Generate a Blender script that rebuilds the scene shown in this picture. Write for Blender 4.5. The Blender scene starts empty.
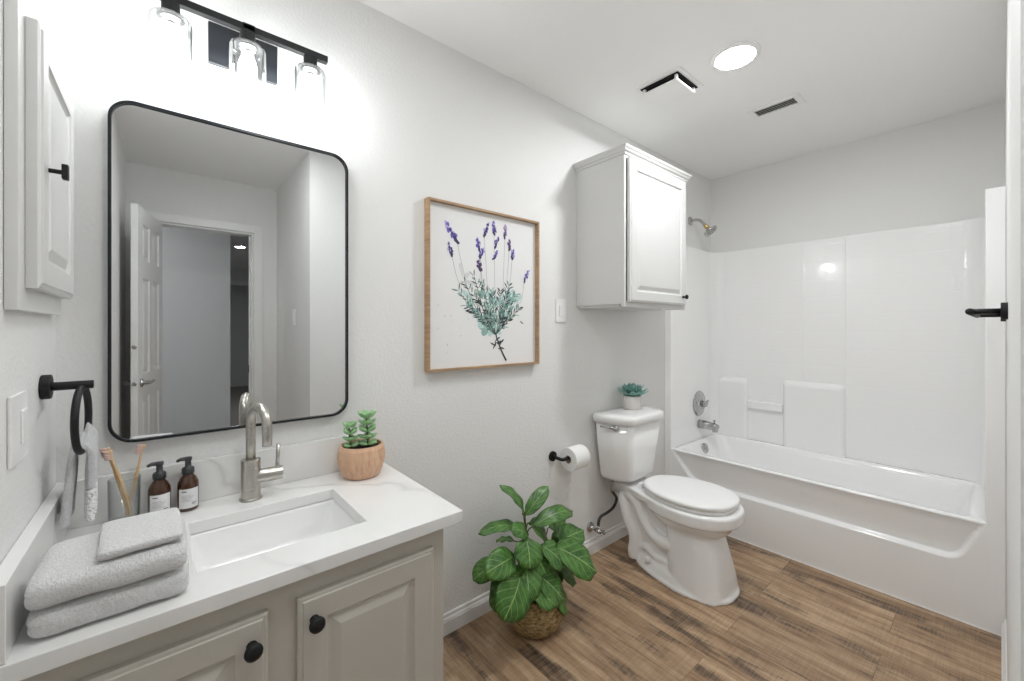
import bpy, bmesh, math, random
from mathutils import Vector, Matrix, noise
random.seed(7)
S = bpy.context.scene
C = S.collection
PI = math.pi

# ------------------------------------------------------------ camera, world, exposure
cam = bpy.data.objects.new('camera', bpy.data.cameras.new('camera'))
C.objects.link(cam)
cam.location = (0, -1.527, 1.301)
cam.rotation_euler = (PI/2, 0, -0.7021)
cam.data.sensor_width = 36.0
cam.data.lens = 413.3*36/1024
cam.data.shift_y = -(340.5-327.7)/1024
cam.data.clip_start = 0.02
S.camera = cam
W = bpy.data.worlds.new('world'); S.world = W; W.use_nodes = True
W.node_tree.nodes['Background'].inputs[0].default_value = (0.9, 0.95, 1, 1)
W.node_tree.nodes['Background'].inputs[1].default_value = 0.6
vs = S.view_settings
vs.view_transform = 'Standard'; vs.look = 'None'; vs.gamma = 1; vs.use_curve_mapping = False
vs.exposure = 1.66
S.cycles.use_denoising = True
S.cycles.max_bounces = 14; S.cycles.diffuse_bounces = 14; S.cycles.glossy_bounces = 6
S.cycles.transparent_max_bounces = 16; S.cycles.transmission_bounces = 8
S.cycles.sample_clamp_indirect = 6.0
BULB = 33.0      # emission of the vanity bulbs
DISC = 74.0      # emission of the recessed ceiling light
HALL = 110.0       # emission of the hall ceiling light
ROOM_FILL = 12.5      # emission of the unseen fill light added above the viewer
HALL_FILL = 14.0    # emission of the unseen hall light added as fill through the doorway

# ------------------------------------------------------------ materials
class NT:
    def __init__(s, name):
        s.m = bpy.data.materials.new(name); s.m.use_nodes = True
        s.t = s.m.node_tree; s.b = s.t.nodes['Principled BSDF']; s.out = s.t.nodes['Material Output']
    def n(s, typ, **kw):
        o = s.t.nodes.new(typ)
        for k, v in kw.items():
            if k.startswith('i_'):
                o.inputs[k[2:].replace('_', ' ')].default_value = v
            else: setattr(o, k, v)
        return o
    def l(s, a, b): s.t.links.new(a, b)
    def mapping(s, scale=(1, 1, 1), rot=(0, 0, 0), src='Object'):
        tc = s.n('ShaderNodeTexCoord'); mp = s.n('ShaderNodeMapping')
        mp.inputs['Scale'].default_value = scale; mp.inputs['Rotation'].default_value = rot
        s.l(tc.outputs[src], mp.inputs[0]); return mp.outputs[0]
    def noise(s, vec, scale, detail=3, rough=.5):
        o = s.n('ShaderNodeTexNoise'); o.inputs['Scale'].default_value = scale
        o.inputs['Detail'].default_value = detail; o.inputs['Roughness'].default_value = rough
        if vec is not None: s.l(vec, o.inputs['Vector'])
        return o.outputs[0]
    def ramp(s, fac, stops):
        o = s.n('ShaderNodeValToRGB'); e = o.color_ramp.elements
        while len(e) < len(stops): e.new(.5)
        for i, (p, c) in enumerate(stops):
            e[i].position = p; e[i].color = (c[0], c[1], c[2], 1) if not isinstance(c, (int, float)) else (c, c, c, 1)
        s.l(fac, o.inputs[0]); return o.outputs[0]
    def mix(s, fac, a, b, mode='MIX'):
        o = s.n('ShaderNodeMix', data_type='RGBA', blend_type=mode)
        for sock, v in ((o.inputs[0], fac), (o.inputs[6], a), (o.inputs[7], b)):
            if hasattr(v, 'links'): s.l(v, sock)
            elif isinstance(v, (int, float)): sock.default_value = v
            else: sock.default_value = (*v, 1)
        return o.outputs[2]
    def math(s, op, a, b=0.0):
        o = s.n('ShaderNodeMath', operation=op)
        for sock, v in ((o.inputs[0], a), (o.inputs[1], b)):
            if hasattr(v, 'links'): s.l(v, sock)
            else: sock.default_value = v
        return o.outputs[0]
    def bump(s, h, strength=.3, dist=.002):
        o = s.n('ShaderNodeBump'); o.inputs['Strength'].default_value = strength
        o.inputs['Distance'].default_value = dist
        s.l(h, o.inputs['Height']); s.l(o.outputs[0], s.b.inputs['Normal'])
def lin(*c):   # sRGB 0-255 -> linear
    return tuple(((x/255)/12.92 if x/255 <= .04045 else ((x/255+.055)/1.055)**2.4) for x in c)
def pm(name, col, rough=.5, metal=0, spec=.5, coat=0, sss=0):
    t = NT(name); b = t.b
    b.inputs['Base Color'].default_value = (*col, 1); b.inputs['Roughness'].default_value = rough
    b.inputs['Metallic'].default_value = metal; b.inputs['Specular IOR Level'].default_value = spec
    b.inputs['Coat Weight'].default_value = coat
    return t
def noisy(name, col, rough=.5, var=.06, scale=8, bscale=None, bstr=.2, bdist=.001, **k):
    t = pm(name, col, rough, **k); v = t.mapping()
    f = t.noise(v, scale, 3)
    t.l(t.mix(f, tuple(c*(1-var) for c in col), tuple(min(1, c*(1+var)) for c in col)), t.b.inputs['Base Color'])
    if bscale: t.bump(t.noise(v, bscale, 3), bstr, bdist)
    return t
M = {}
def wallmat(name, col, s=.35):
    t = pm(name, col, .55, spec=.3); v = t.mapping()
    n1 = t.noise(v, 95, 2, .5); n2 = t.noise(v, 38, 2, .5)
    h = t.math('ADD', t.ramp(n1, [(.42, 0), (.62, 1)]), t.math('MULTIPLY', n2, .8))
    t.bump(h, s, .0022); return t.m
M['wall'] = wallmat('wall_paint', (.77, .77, .762), .18)
M['ceil'] = wallmat('ceiling_paint', (.90, .90, .895), .12)
M['hall'] = wallmat('hall_paint', (.72, .73, .74), .1)
M['trim'] = noisy('trim_paint', (.80, .80, .79), .32, .02, 5).m
M['white'] = noisy('white_cabinet_paint', (.66, .66, .65), .3, .015, 6).m
M['greige'] = noisy('greige_cabinet_paint', (.53, .508, .458), .38, .03, 5, 300, .05).m
M['porcelain'] = noisy('porcelain', (.86, .86, .86), .08, .01, 3, coat=.4).m
M['basin'] = noisy('sink_porcelain', (.86, .86, .86), .22, .01, 3).m
M['plastic'] = noisy('white_plastic', (.87, .87, .865), .28, .01, 5).m
M['black'] = noisy('matte_black_metal', (.010, .010, .011), .5, .2, 20, spec=.3).m
M['blackgloss'] = noisy('satin_black_metal', (.02, .022, .026), .2, .2, 20, metal=.4).m
M['dark'] = pm('shade_black', (.01, .01, .01), .9).m  # flat black that stands in for shade in gaps and openings
M['chrome'] = noisy('chrome', (.50, .50, .50), .10, .05, 12, metal=1).m
M['brass'] = noisy('brass', (.70, .52, .22), .25, .05, 12, metal=1).m
M['mirror'] = noisy('mirror_silver', (.80, .81, .815), .004, .005, 1, metal=1).m
t = pm('brushed_nickel', (.50, .48, .44), .3, 1); v = t.mapping((30, 30, 900)); t.bump(t.noise(v, 1, 2), .12, .0006)
t.l(t.ramp(t.noise(v, 1, 2), [(.2, .24), (.8, .38)]), t.b.inputs['Roughness']); M['nickel'] = t.m
t = pm('braided_hose', (.05, .05, .05), .45, .5); w = t.n('ShaderNodeTexWave'); w.inputs['Scale'].default_value = 160
t.l(t.mapping(), w.inputs[0]); t.bump(w.outputs[1], .5, .001); M['hose'] = t.m
# acrylic with embossed tiles
def acrylic(name, tiles):
    t = pm(name, (.89, .89, .89), .13, coat=.3)
    if tiles:
        v = t.mapping((1, 1, 1)); sp = t.n('ShaderNodeSeparateXYZ'); t.l(v, sp.inputs[0])
        def groove(sock, size):
            a = t.math('FRACT', t.math('DIVIDE', sock, size))
            return t.ramp(t.math('ABSOLUTE', t.math('SUBTRACT', a, .5)), [(.44, 1), (.5, 0)])
        h = t.math('MINIMUM', groove(sp.outputs[1], .116), groove(sp.outputs[2], .116))
        h = t.math('ADD', h, t.math('MULTIPLY', t.noise(v, 9, 2), .6))
        t.bump(h, .15, .002)
    return t.m
M['acrylic'] = acrylic('white_acrylic', False); M['acrylic_tile'] = acrylic('white_acrylic_embossed_tiles', True)
# quartz counter
t = pm('veined_quartz', (.8, .8, .79), .14); v = t.mapping()
nz = t.n('ShaderNodeTexNoise'); nz.inputs['Scale'].default_value = 2.2; nz.inputs['Detail'].default_value = 4; t.l(v, nz.inputs[0])
dv = t.mix(.55, (0, 0, 0), nz.outputs[1], 'ADD'); 
va = t.n('ShaderNodeVectorMath', operation='ADD'); t.l(v, va.inputs[0]); t.l(dv, va.inputs[1])
wv = t.n('ShaderNodeTexWave'); wv.bands_direction = 'DIAGONAL'; wv.inputs['Scale'].default_value = 1.1; wv.inputs['Distortion'].default_value = 3.5; wv.inputs['Detail'].default_value = 3
t.l(va.outputs[0], wv.inputs[0])
vein = t.ramp(wv.outputs[1], [(0, .8), (.008, .3), (.05, 0)])
vein = t.math('MULTIPLY', vein, t.ramp(t.noise(v, 5, 2), [(.35, 0), (.6, 1)]))
soft = t.ramp(t.noise(v, 2.6, 4), [(.5, 0), (.75, .25)])
c1 = t.mix(soft, (.80, .80, .79), (.66, .66, .65)); c2 = t.mix(vein, c1, (.62, .61, .60))
t.l(c2, t.b.inputs['Base Color']); M['quartz'] = t.m
# vinyl planks running along Y
t = pm('oak_plank_floor', (.3, .2, .13), .42); v = t.mapping((1, 1, 1), (0, 0, PI/2))
br = t.n('ShaderNodeTexBrick'); br.offset = .37; br.inputs['Scale'].default_value = 1
for k, val in (('Mortar Size', .0012), ('Brick Width', 1.22), ('Row Height', .182), ('Bias', 0)): br.inputs[k].default_value = val
br.inputs['Color1'].default_value = (.0, .0, .0, 1); br.inputs['Color2'].default_value = (1, 1, 1, 1); br.inputs['Mortar'].default_value = (.5, .5, .5, 1)
t.l(v, br.inputs[0])
wn = t.n('ShaderNodeTexWhiteNoise', noise_dimensions='1D'); t.l(br.outputs[0], wn.inputs['W'])
off = t.n('ShaderNodeVectorMath', operation='SCALE'); t.l(wn.outputs[1], off.inputs[0]); off.inputs[3].default_value = 13
add = t.n('ShaderNodeVectorMath', operation='ADD'); t.l(v, add.inputs[0]); t.l(off.outputs[0], add.inputs[1])
st = t.n('ShaderNodeMapping'); st.inputs['Scale'].default_value = (1.5, 13, 1); t.l(add.outputs[0], st.inputs[0])
grain = t.noise(st.outputs[0], 1.6, 8, .68)
st2 = t.n('ShaderNodeMapping'); st2.inputs['Scale'].default_value = (3, 70, 1); t.l(add.outputs[0], st2.inputs[0])
fine = t.noise(st2.outputs[0], 1.6, 4, .6)
st3 = t.n('ShaderNodeMapping'); st3.inputs['Scale'].default_value = (170, 8, 1); t.l(add.outputs[0], st3.inputs[0])
saw = t.noise(st3.outputs[0], 1.0, 2, .5)
st4 = t.n('ShaderNodeMapping'); st4.inputs['Scale'].default_value = (1.1, 6, 1); t.l(add.outputs[0], st4.inputs[0])
knot = t.noise(st4.outputs[0], 1.9, 5, .62)
col = t.ramp(grain, [(.28, lin(112, 88, 66)), (.42, lin(158, 129, 101)), (.55, lin(187, 158, 127)), (.72, lin(208, 183, 153))])
col = t.mix(.5, col, t.ramp(fine, [(.3, (.55, .5, .45)), (.58, (1, 1, 1))]), 'MULTIPLY')
dk = t.ramp(knot, [(.54, 0), (.61, .6), (.72, .95)])
col = t.mix(dk, col, lin(76, 62, 54))
col = t.mix(t.math('ADD', .16, t.math('MULTIPLY', dk, .8)), col, t.ramp(saw, [(.38, (.45, .44, .43)), (.58, (1.25, 1.25, 1.25))]), 'MULTIPLY')
tone = t.ramp(wn.outputs[0], [(0, (.80, .79, .78)), (1, (1.0, 1.0, 1.0))])
col = t.mix(1, col, tone, 'MULTIPLY')
col = t.mix(t.math('MULTIPLY', br.outputs[1], .55), col, lin(60, 45, 36))
t.l(col, t.b.inputs['Base Color']); t.bump(t.math('ADD', fine, t.math('MULTIPLY', saw, .5)), .12, .001)
M['floor'] = t.m
M['carpet'] = noisy('hall_carpet', (.30, .29, .28), .95, .1, 60, 200, .5, .003).m
# cloth
def terry(name, col, bs=230, st=1.0):
    t = pm(name, col, .95, spec=.1); v = t.mapping()
    t.l(t.mix(t.noise(v, 160, 4), tuple(c*.80 for c in col), tuple(min(1, c*1.1) for c in col)), t.b.inputs['Base Color'])
    t.b.inputs['Sheen Weight'].default_value = .3
    t.bump(t.noise(v, bs, 3, .7), st, .006); return t.m
M['towel'] = terry('pale_grey_terry', (.80, .80, .80))
M['towelband'] = noisy('towel_woven_band', (.70, .70, .69), .8, .03, 30, 600, .2).m
M['handtowel'] = terry('grey_terry', (.66, .66, .67))
t = pm('waffle_weave', (.8, .8, .79), .9); vo = t.n('ShaderNodeTexVoronoi'); vo.inputs['Scale'].default_value = 230
t.l(t.mapping(), vo.inputs[0]); t.l(t.ramp(vo.outputs[0], [(.25, (.42, .42, .43)), (.5, (.84, .84, .83))]), t.b.inputs['Base Color']); t.bump(vo.outputs[0], .6, .003); M['waffle'] = t.m
# wood
def wood(name, a, b, sc=(3, 3, 30)):
    t = pm(name, a, .45); v = t.mapping(sc); f = t.noise(v, 3, 5, .6)
    t.l(t.ramp(f, [(.3, a), (.7, b)]), t.b.inputs['Base Color']); t.bump(f, .08, .001); return t.m
M['frame'] = wood('oak_frame', lin(146, 116, 86), lin(184, 152, 116))
M['pot'] = wood('carved_wood', lin(196, 154, 124), lin(216, 180, 150), (25, 25, 3))
M['bamboo'] = wood('bamboo', lin(200, 166, 120), lin(222, 190, 148), (40, 40, 3))
M['soil'] = noisy('soil', (.05, .03, .022), .95, .5, 90, 120, 1, .006).m
M['amber'] = NT('amber_glass'); t = M['amber']
t.b.inputs['Base Color'].default_value = (.055, .018, .006, 1); t.b.inputs['Roughness'].default_value = .06; t.b.inputs['Coat Weight'].default_value = .5
t.l(t.mix(t.noise(t.mapping(), 30, 2), (.07, .024, .008), (.035, .012, .005)), t.b.inputs['Base Color']); M['amber'] = t.m
M['pump'] = noisy('dark_grey_plastic', (.035, .037, .040), .4, .1, 30).m
M['label'] = noisy('paper_label', (.72, .72, .72), .6, .02, 30).m
M['ink'] = pm('ink', (.10, .10, .11), .7).m
M['inkgrey'] = pm('ink_grey', (.42, .42, .43), .7).m
# clear thin glass
def thinglass(name, tint, g=.6):
    t = NT(name); t.t.nodes.remove(t.b)
    tr = t.n('ShaderNodeBsdfTransparent'); l2 = t.n('ShaderNodeLayerWeight'); l2.inputs[0].default_value = .5
    t.l(t.mix(t.math('POWER', l2.outputs[1], 3.5), tint, tuple(.30*c for c in tint)), tr.inputs[0])
    gl = t.n('ShaderNodeBsdfGlossy'); gl.inputs['Roughness'].default_value = .03; gl.inputs[0].default_value = (.9, .9, .9, 1)
    lw = t.n('ShaderNodeLayerWeight'); lw.inputs[0].default_value = .35
    f = t.math('ADD', t.math('MULTIPLY', lw.outputs[1], g), g*.1)
    nb = t.n('ShaderNodeBump'); nb.inputs['Strength'].default_value = .15; nb.inputs['Distance'].default_value = .002
    t.l(t.noise(t.mapping(), 60, 2), nb.inputs['Height']); t.l(nb.outputs[0], gl.inputs['Normal'])
    mx = t.n('ShaderNodeMixShader'); t.l(f, mx.inputs[0]); t.l(tr.outputs[0], mx.inputs[1]); t.l(gl.outputs[0], mx.inputs[2])
    t.l(mx.outputs[0], t.out.inputs[0]); return t.m
M['glass'] = thinglass('clear_glass', (.97, .98, .98)); M['cupglass'] = thinglass('tumbler_glass', (.975, .985, .985), .3)
def emit(name, col, st):
    t = NT(name); t.t.nodes.remove(t.b); e = t.n('ShaderNodeEmission')
    e.inputs[0].default_value = (*col, 1); e.inputs[1].default_value = st
    t.l(e.outputs[0], t.out.inputs[0]); return t.m
M['bulb'] = emit('bulb_glow', (.985, .995, 1), BULB)
M['disc'] = emit('ceiling_disc_glow', (.97, .99, 1), DISC)
M['roomfill'] = emit('room_fill_glow', (.97, .99, 1), ROOM_FILL)
M['halldisc'] = emit('hall_disc_glow', (1, .99, .98), HALL)
M['hallfill'] = emit('hall_fill_glow', (1, .99, .98), HALL_FILL)
# leaves
def leafmat(name, dark, light, vein):
    t = pm(name, dark, .38, spec=.5); uv = t.n('ShaderNodeUVMap'); sp = t.n('ShaderNodeSeparateXYZ'); t.l(uv.outputs[0], sp.inputs[0])
    a = t.math('ABSOLUTE', t.math('SUBTRACT', sp.outputs[1], .5))
    mid = t.ramp(a, [(.006, .8), (.022, 0)])
    k = t.math('SUBTRACT', t.math('MULTIPLY', sp.outputs[0], 5), t.math('MULTIPLY', a, 4))
    fr = t.math('ABSOLUTE', t.math('SUBTRACT', t.math('FRACT', k), .5))
    side = t.ramp(fr, [(.0, .6), (.035, .25), (.08, 0)])
    n = t.noise(t.mapping(), 26, 5, .65)
    base = t.ramp(n, [(.3, dark), (.7, light)])
    c = t.mix(t.math('MAXIMUM', mid, side), base, vein)
    geo = t.n('ShaderNodeNewGeometry')
    c = t.mix(t.math('MULTIPLY', geo.outputs['Backfacing'], .35), c, (.10, .16, .07))
    t.l(c, t.b.inputs['Base Color']); t.bump(t.math('MAXIMUM', mid, side), -.4, .002)
    return t.m
M['leaf'] = leafmat('fiddle_leaf', lin(34, 76, 28), lin(84, 132, 54), lin(158, 188, 116))
M['stem'] = noisy('green_stem', lin(86, 92, 52), .6, .2, 40).m
M['succ'] = noisy('succulent_green', lin(142, 184, 132), .4, .22, 60).m
M['succstem'] = noisy('succulent_stem', lin(96, 116, 74), .6, .2, 60).m
M['succblue'] = noisy('blue_green_succulent', lin(112, 158, 148), .45, .3, 50).m
M['ceramic'] = noisy('ceramic_pot', (.66, .63, .61), .5, .04, 40, 200, .1).m
t = pm('woven_seagrass', (.3, .2, .1), .85); v = t.mapping((1, 1, 2.4)); vo = t.n('ShaderNodeTexVoronoi'); vo.inputs['Scale'].default_value = 65; t.l(v, vo.inputs[0])
t.l(t.ramp(t.noise(v, 45, 4, .7), [(.35, lin(110, 90, 58)), (.5, lin(168, 142, 98)), (.66, lin(206, 182, 136))]), t.b.inputs['Base Color']); t.bump(t.math('ADD', vo.outputs[0], t.noise(v, 90, 3)), 1, .006); M['basket'] = t.m
M['paper'] = noisy('art_paper', (.80, .80, .80), .6, .015, 12).m
M['tissue'] = noisy('tissue_paper', (.84, .84, .83), .9, .02, 60, 300, .3, .001).m
M['card'] = noisy('cardboard', (.42, .31, .22), .9, .1, 40).m
INK = {}
for k, c in dict(violet=lin(110, 98, 178), deep=lin(66, 58, 120), lilac=lin(176, 168, 214), plum=lin(92, 66, 88), pink=lin(170, 145, 170),
                 stemg=lin(150, 160, 150), char=lin(52, 60, 62), teal=lin(140, 176, 170), tealpale=lin(186, 212, 208), green=lin(98, 130, 120), blot=lin(212, 214, 213)).items():
    INK[k] = noisy('watercolour_'+k, c, .7, .18, 70).m

# ------------------------------------------------------------ mesh helpers
def obj(name, bm, mat, parent=None, smooth=False, bevel=0, bseg=2, sub=0, kind=None, label=None, mats=None):
    bmesh.ops.recalc_face_normals(bm, faces=bm.faces)
    me = bpy.data.meshes.new(name)
    if parent is not None:
        r = parent
        off = r.location.copy()
        while r.parent: r = r.parent; off += r.location
        bmesh.ops.translate(bm, vec=-off, verts=bm.verts)
    bm.to_mesh(me); bm.free()
    for m in (mats or [mat]): me.materials.append(m)
    if smooth:
        for p in me.polygons: p.use_smooth = True
    o = bpy.data.objects.new(name, me); C.objects.link(o)
    if parent is not None: o.parent = parent
    if bevel:
        b = o.modifiers.new('bevel', 'BEVEL'); b.width = bevel; b.segments = bseg; b.limit_method = 'ANGLE'; b.angle_limit = math.radians(40)
        b.harden_normals = False
        for p in me.polygons: p.use_smooth = True
        w = o.modifiers.new('wn', 'WEIGHTED_NORMAL'); w.keep_sharp = True
    if sub:
        s = o.modifiers.new('sub', 'SUBSURF'); s.levels = s.render_levels = sub
    if kind: o['kind'] = kind
    if label: o['label'] = label
    return o
def thing(name, loc, label, cat, group=None):
    o = bpy.data.objects.new(name, None); C.objects.link(o); o.location = loc; o.empty_display_size = .05
    tag(o, label, cat, group); return o
def tag(o, label, cat, group=None):
    o['label'] = label; o['category'] = cat
    if group: o['group'] = group
    return o
def box(bm, x0, x1, y0, y1, z0, z1):
    vs_ = [bm.verts.new((x, y, z)) for x in (x0, x1) for y in (y0, y1) for z in (z0, z1)]
    fs = []
    for q in ((0, 1, 3, 2), (4, 6, 7, 5), (0, 4, 5, 1), (2, 3, 7, 6), (0, 2, 6, 4), (1, 5, 7, 3)): fs.append(bm.faces.new([vs_[i] for i in q]))
    return vs_
def boxes(*bs):
    bm = bmesh.new()
    for b in bs: box(bm, *b)
    return bm
def loft(bm, rings, cap0=True, cap1=True, closed=True):
    R = [[bm.verts.new(p) for p in r] for r in rings]; n = len(R[0])
    for a, b in zip(R, R[1:]):
        for i in range(n if closed else n-1):
            bm.faces.new((a[i], a[(i+1) % n], b[(i+1) % n], b[i]))
    if cap0: bm.faces.new(R[0])
    if cap1: bm.faces.new(list(reversed(R[-1])))
    return R
def basis(d):
    d = Vector(d).normalized(); a = Vector((0, 0, 1)) if abs(d.z) < .9 else Vector((1, 0, 0))
    u = d.cross(a).normalized(); return u, d.cross(u).normalized()
def tube(bm, pts, r, n=16, cap=True):
    P = [Vector(p) for p in pts]; rings = []; u = None
    for i, p in enumerate(P):
        d = (P[min(i+1, len(P)-1)]-P[max(i-1, 0)]).normalized()
        if u is None: u, w = basis(d)
        else:
            u = (u-d*u.dot(d)).normalized(); w = d.cross(u)
        rr = r[i] if isinstance(r, (list, tuple)) else r
        rings.append([p+u*math.cos(a)*rr+w*math.sin(a)*rr for a in [2*PI*k/n for k in range(n)]])
    return loft(bm, rings, cap, cap)
def lathe(bm, prof, c=(0, 0, 0), axis=(0, 0, 1), n=32, sx=1, sy=1, cap0=False, cap1=False):
    ax = Vector(axis).normalized()
    if abs(ax.z) > .99: u, w = Vector((1, 0, 0)), Vector((0, 1, 0))
    else: u, w = basis(ax)
    c = Vector(c)
    return loft(bm, [[c+ax*h+u*math.cos(2*PI*k/n)*r*sx+w*math.sin(2*PI*k/n)*r*sy for k in range(n)] for r, h in prof], cap0, cap1)
def spline(pts, n=8, closed=False):
    P = [Vector(p) for p in pts]; out = []; m = len(P)
    for i in range(m if closed else m-1):
        if closed: a, b, c, d = P[(i-1) % m], P[i], P[(i+1) % m], P[(i+2) % m]
        else: a, b, c, d = P[max(i-1, 0)], P[i], P[i+1], P[min(i+2, m-1)]
        for k in range(n):
            t = k/n
            out.append(.5*((2*b)+(c-a)*t+(2*a-5*b+4*c-d)*t*t+(3*b-a-3*c+d)*t**3))
    if not closed: out.append(P[-1])
    return out
def rrect(x0, x1, y0, y1, r, n=6):
    pts = []
    for cx, cy, a0 in ((x1-r, y1-r, 0), (x0+r, y1-r, 90), (x0+r, y0+r, 180), (x1-r, y0+r, 270)):
        for k in range(n+1):
            a = math.radians(a0+90*k/n); pts.append((cx+r*math.cos(a), cy+r*math.sin(a)))
    return pts
def panel_door(bm, x0, x1, y, z0, z1, th, stile=.055, out=-1, axis='y'):
    """raised-panel door; front face at y (facing out), back at y-out*th"""
    def P(a, d, z):
        return (a, y+out*d, z) if axis == 'y' else (y+out*d, a, z)
    def ring(i, d): return [P(x0+i, d, z0+i), P(x1-i, d, z0+i), P(x1-i, d, z1-i), P(x0+i, d, z1-i)]
    s = stile
    prof = [(0, -th), (0, -.006), (.004, -.0035), (.009, -.0030), (.011, 0), (s, 0), (s+.002, -.004), (s+.006, -.0075), (s+.012, -.0075), (s+.030, -.001), (s+.033, -.0005)]
    loft(bm, [ring(i, d) for i, d in prof], True, True)
def empty_bm(): return bmesh.new()

# ------------------------------------------------------------ setting
RW = -1.542   # right wall plane
def struct(name, bm, m, **k): return obj(name, bm, m, kind='structure', **k)
XL, XB, HC = -.204, 3.41, 2.505
struct('floor', boxes((-.3, 3.5, -2.65, .1, -.1, 0)), M['floor'])
struct('floor_hall', boxes((-1.6, 2.6, -9.5, -2.65, -.1, 0)), M['carpet'])
struct('ceiling', boxes((-1.6, 3.5, -9.5, .1, HC, HC+.1)), M['ceil'])
struct('wall_main', boxes((-.3, 3.5, 0, .1, 0, HC)), M['wall'])
struct('wall_left', boxes((-.3, XL, -2.6, 0, 0, HC)), M['wall'])
struct('wall_tub', boxes((XB, 3.5, RW, 0, 0, HC)), M['wall'])
struct('wall_right', boxes((.765, 3.5, -2.72, RW, 0, HC)), M['wall'])
struct('wall_door', boxes((-.3, -.02, -2.72, -2.6, 0, HC), (.59, .765, -2.72, -2.6, 0, HC), (-.02, .59, -2.72, -2.6, 2.10, HC)), M['wall'])
struct('wall_hall', boxes((-1.6, .52, -3.62, -3.5, 0, HC)), M['hall'])
struct('wall_hall_side', boxes((-1.7, -1.6, -9.5, -2.6, 0, HC), (2.5, 2.6, -9.5, -2.72, 0, HC), (-1.6, -.3, -2.72, -2.6, 0, HC)), M['hall'])
struct('wall_hall_far', boxes((-1.6, 2.6, -8.8, -8.7, 2.26, HC), (-1.6, 2.6, -9.5, -9.4, 0, HC), (-1.6, .2, -8.8, -8.7, 0, 2.26)), M['hall'])
struct('trim_hall', boxes((.2, 2.5, -8.715, -8.69, 2.18, 2.27)), M['trim'])
# casing and jambs of the doorway
struct('trim_doorway', boxes((.59, .655, -2.6, -2.582, 0, 2.165), (-.085, .59, -2.6, -2.582, 2.10, 2.165), (-.085, -.02, -2.6, -2.582, 0, 2.10),
                             (.575, .59, -2.72, -2.6, 0, 2.10), (-.02, -.005, -2.72, -2.6, 0, 2.10), (-.005, .575, -2.72, -2.6, 2.085, 2.10), (.565, .575, -2.68, -2.64, 0, 2.085)), M['trim'], bevel=.003)
def baseboard(name, p0, p1, nrm):
    prof = [(0, 0), (.013, 0), (.013, .055), (.011, .058), (.011, .062), (.009, .066), (.006, .070), (.0055, .080), (.003, .085), (0, .085)]
    bm = bmesh.new(); rings = []
    for p in (p0, p1): rings.append([(p[0]+nrm[0]*d, p[1]+nrm[1]*d, z) for d, z in prof])
    loft(bm, rings); return struct(name, bm, M['trim'])
baseboard('baseboard_main', (.60, 0), (2.69, 0), (0, -1))
baseboard('baseboard_right', (.765, RW), (2.69, RW), (0, 1))
baseboard('baseboard_left', (XL, -2.58), (XL, -.56), (1, 0))
baseboard('baseboard_alcove', (.765, -2.58), (.765, RW), (-1, 0))

# open six-panel door leaf, seen in the mirror
hinge = Vector((.0, -2.575, 0)); ang = math.atan2(-.115, .585)   # leaf direction from +y
door = bpy.data.objects.new('door_1', None); C.objects.link(door); door['kind'] = 'structure'
door.location = hinge; door.rotation_euler = (0, 0, math.atan2(.585, -.115))
def raw(name, bm, m, parent, **k):
    o = obj(name, bm, m, None, **k); o.parent = parent; return o
def sixpanel():
    bm = bmesh.new(); LW = .60; th = .035
    xs = [0, .10, .26, .34, .50, LW]; zs = [.012, .22, .85, 1.0, 1.62, 1.74, 1.97, 2.075]
    pan = {(1, 1), (3, 1), (1, 3), (3, 3), (1, 5), (3, 5)}
    for side in (0, 1):
        yy = 0 if side == 0 else th; sg = 1 if side == 0 else -1
        for i in range(5):
            for j in range(7):
                a, b, c, d = xs[i], xs[i+1], zs[j], zs[j+1]
                if (i, j) in pan:
                    loft(bm, [[(a+q, yy+sg*e, c+q), (b-q, yy+sg*e, c+q), (b-q, yy+sg*e, d-q), (a+q, yy+sg*e, d-q)] for q, e in ((0, 0), (.008, .009), (.018, .009), (.034, .002))], False, True)
                else:
                    bm.faces.new([bm.verts.new(p) for p in ((a, yy, c), (b, yy, c), (b, yy, d), (a, yy, d))])
    for a, b in (((0, 0), (0, th)), ((0, th), (LW, th)), ((LW, th), (LW, 0)), ((LW, 0), (0, 0))):
        pass
    z0, z1 = zs[0], zs[-1]
    for q in (((0, 0, z0), (0, th, z0), (0, th, z1), (0, 0, z1)), ((LW, 0, z0), (LW, th, z0), (LW, th, z1), (LW, 0, z1)),
              ((0, 0, z0), (LW, 0, z0), (LW, th, z0), (0, th, z0)), ((0, 0, z1), (LW, 0, z1), (LW, th, z1), (0, th, z1))):
        bm.faces.new([bm.verts.new(p) for p in q])
    bmesh.ops.remove_doubles(bm, verts=bm.verts, dist=1e-5)
    return bm
raw('door_leaf', sixpanel(), M['trim'], door)
for sg, y0 in ((-1, 0), (1, .035)):
    bm = bmesh.new()
    lathe(bm, [(.0, .0), (.028, .0), (.028, .008), (.012, .014), (.011, .045), (.0, .045)], (.54, y0, .95), (0, sg, 0), 20)
    tube(bm, [(.54, y0+sg*.04, .95), (.50, y0+sg*.045, .95), (.43, y0+sg*.042, .953)], [.010, .009, .007], 12)
    raw('door_handle', bm, M['chrome'], door, smooth=True)
bm = bmesh.new(); 
lathe(bm, [(0, 0), (.012, 0), (.012, .004), (0, .004)], (.60, .0175, .95), (1, 0, 0), 16); lathe(bm, [(0, 0), (.012, 0), (.012, .004), (0, .004)], (.60, .0175, 1.18), (1, 0, 0), 16)
raw('latch_plate', bm, M['chrome'], door, smooth=True)
struct('trim_strike', boxes((.5625, .5655, -2.672, -2.65, .92, .98)), M['black'])

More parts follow.
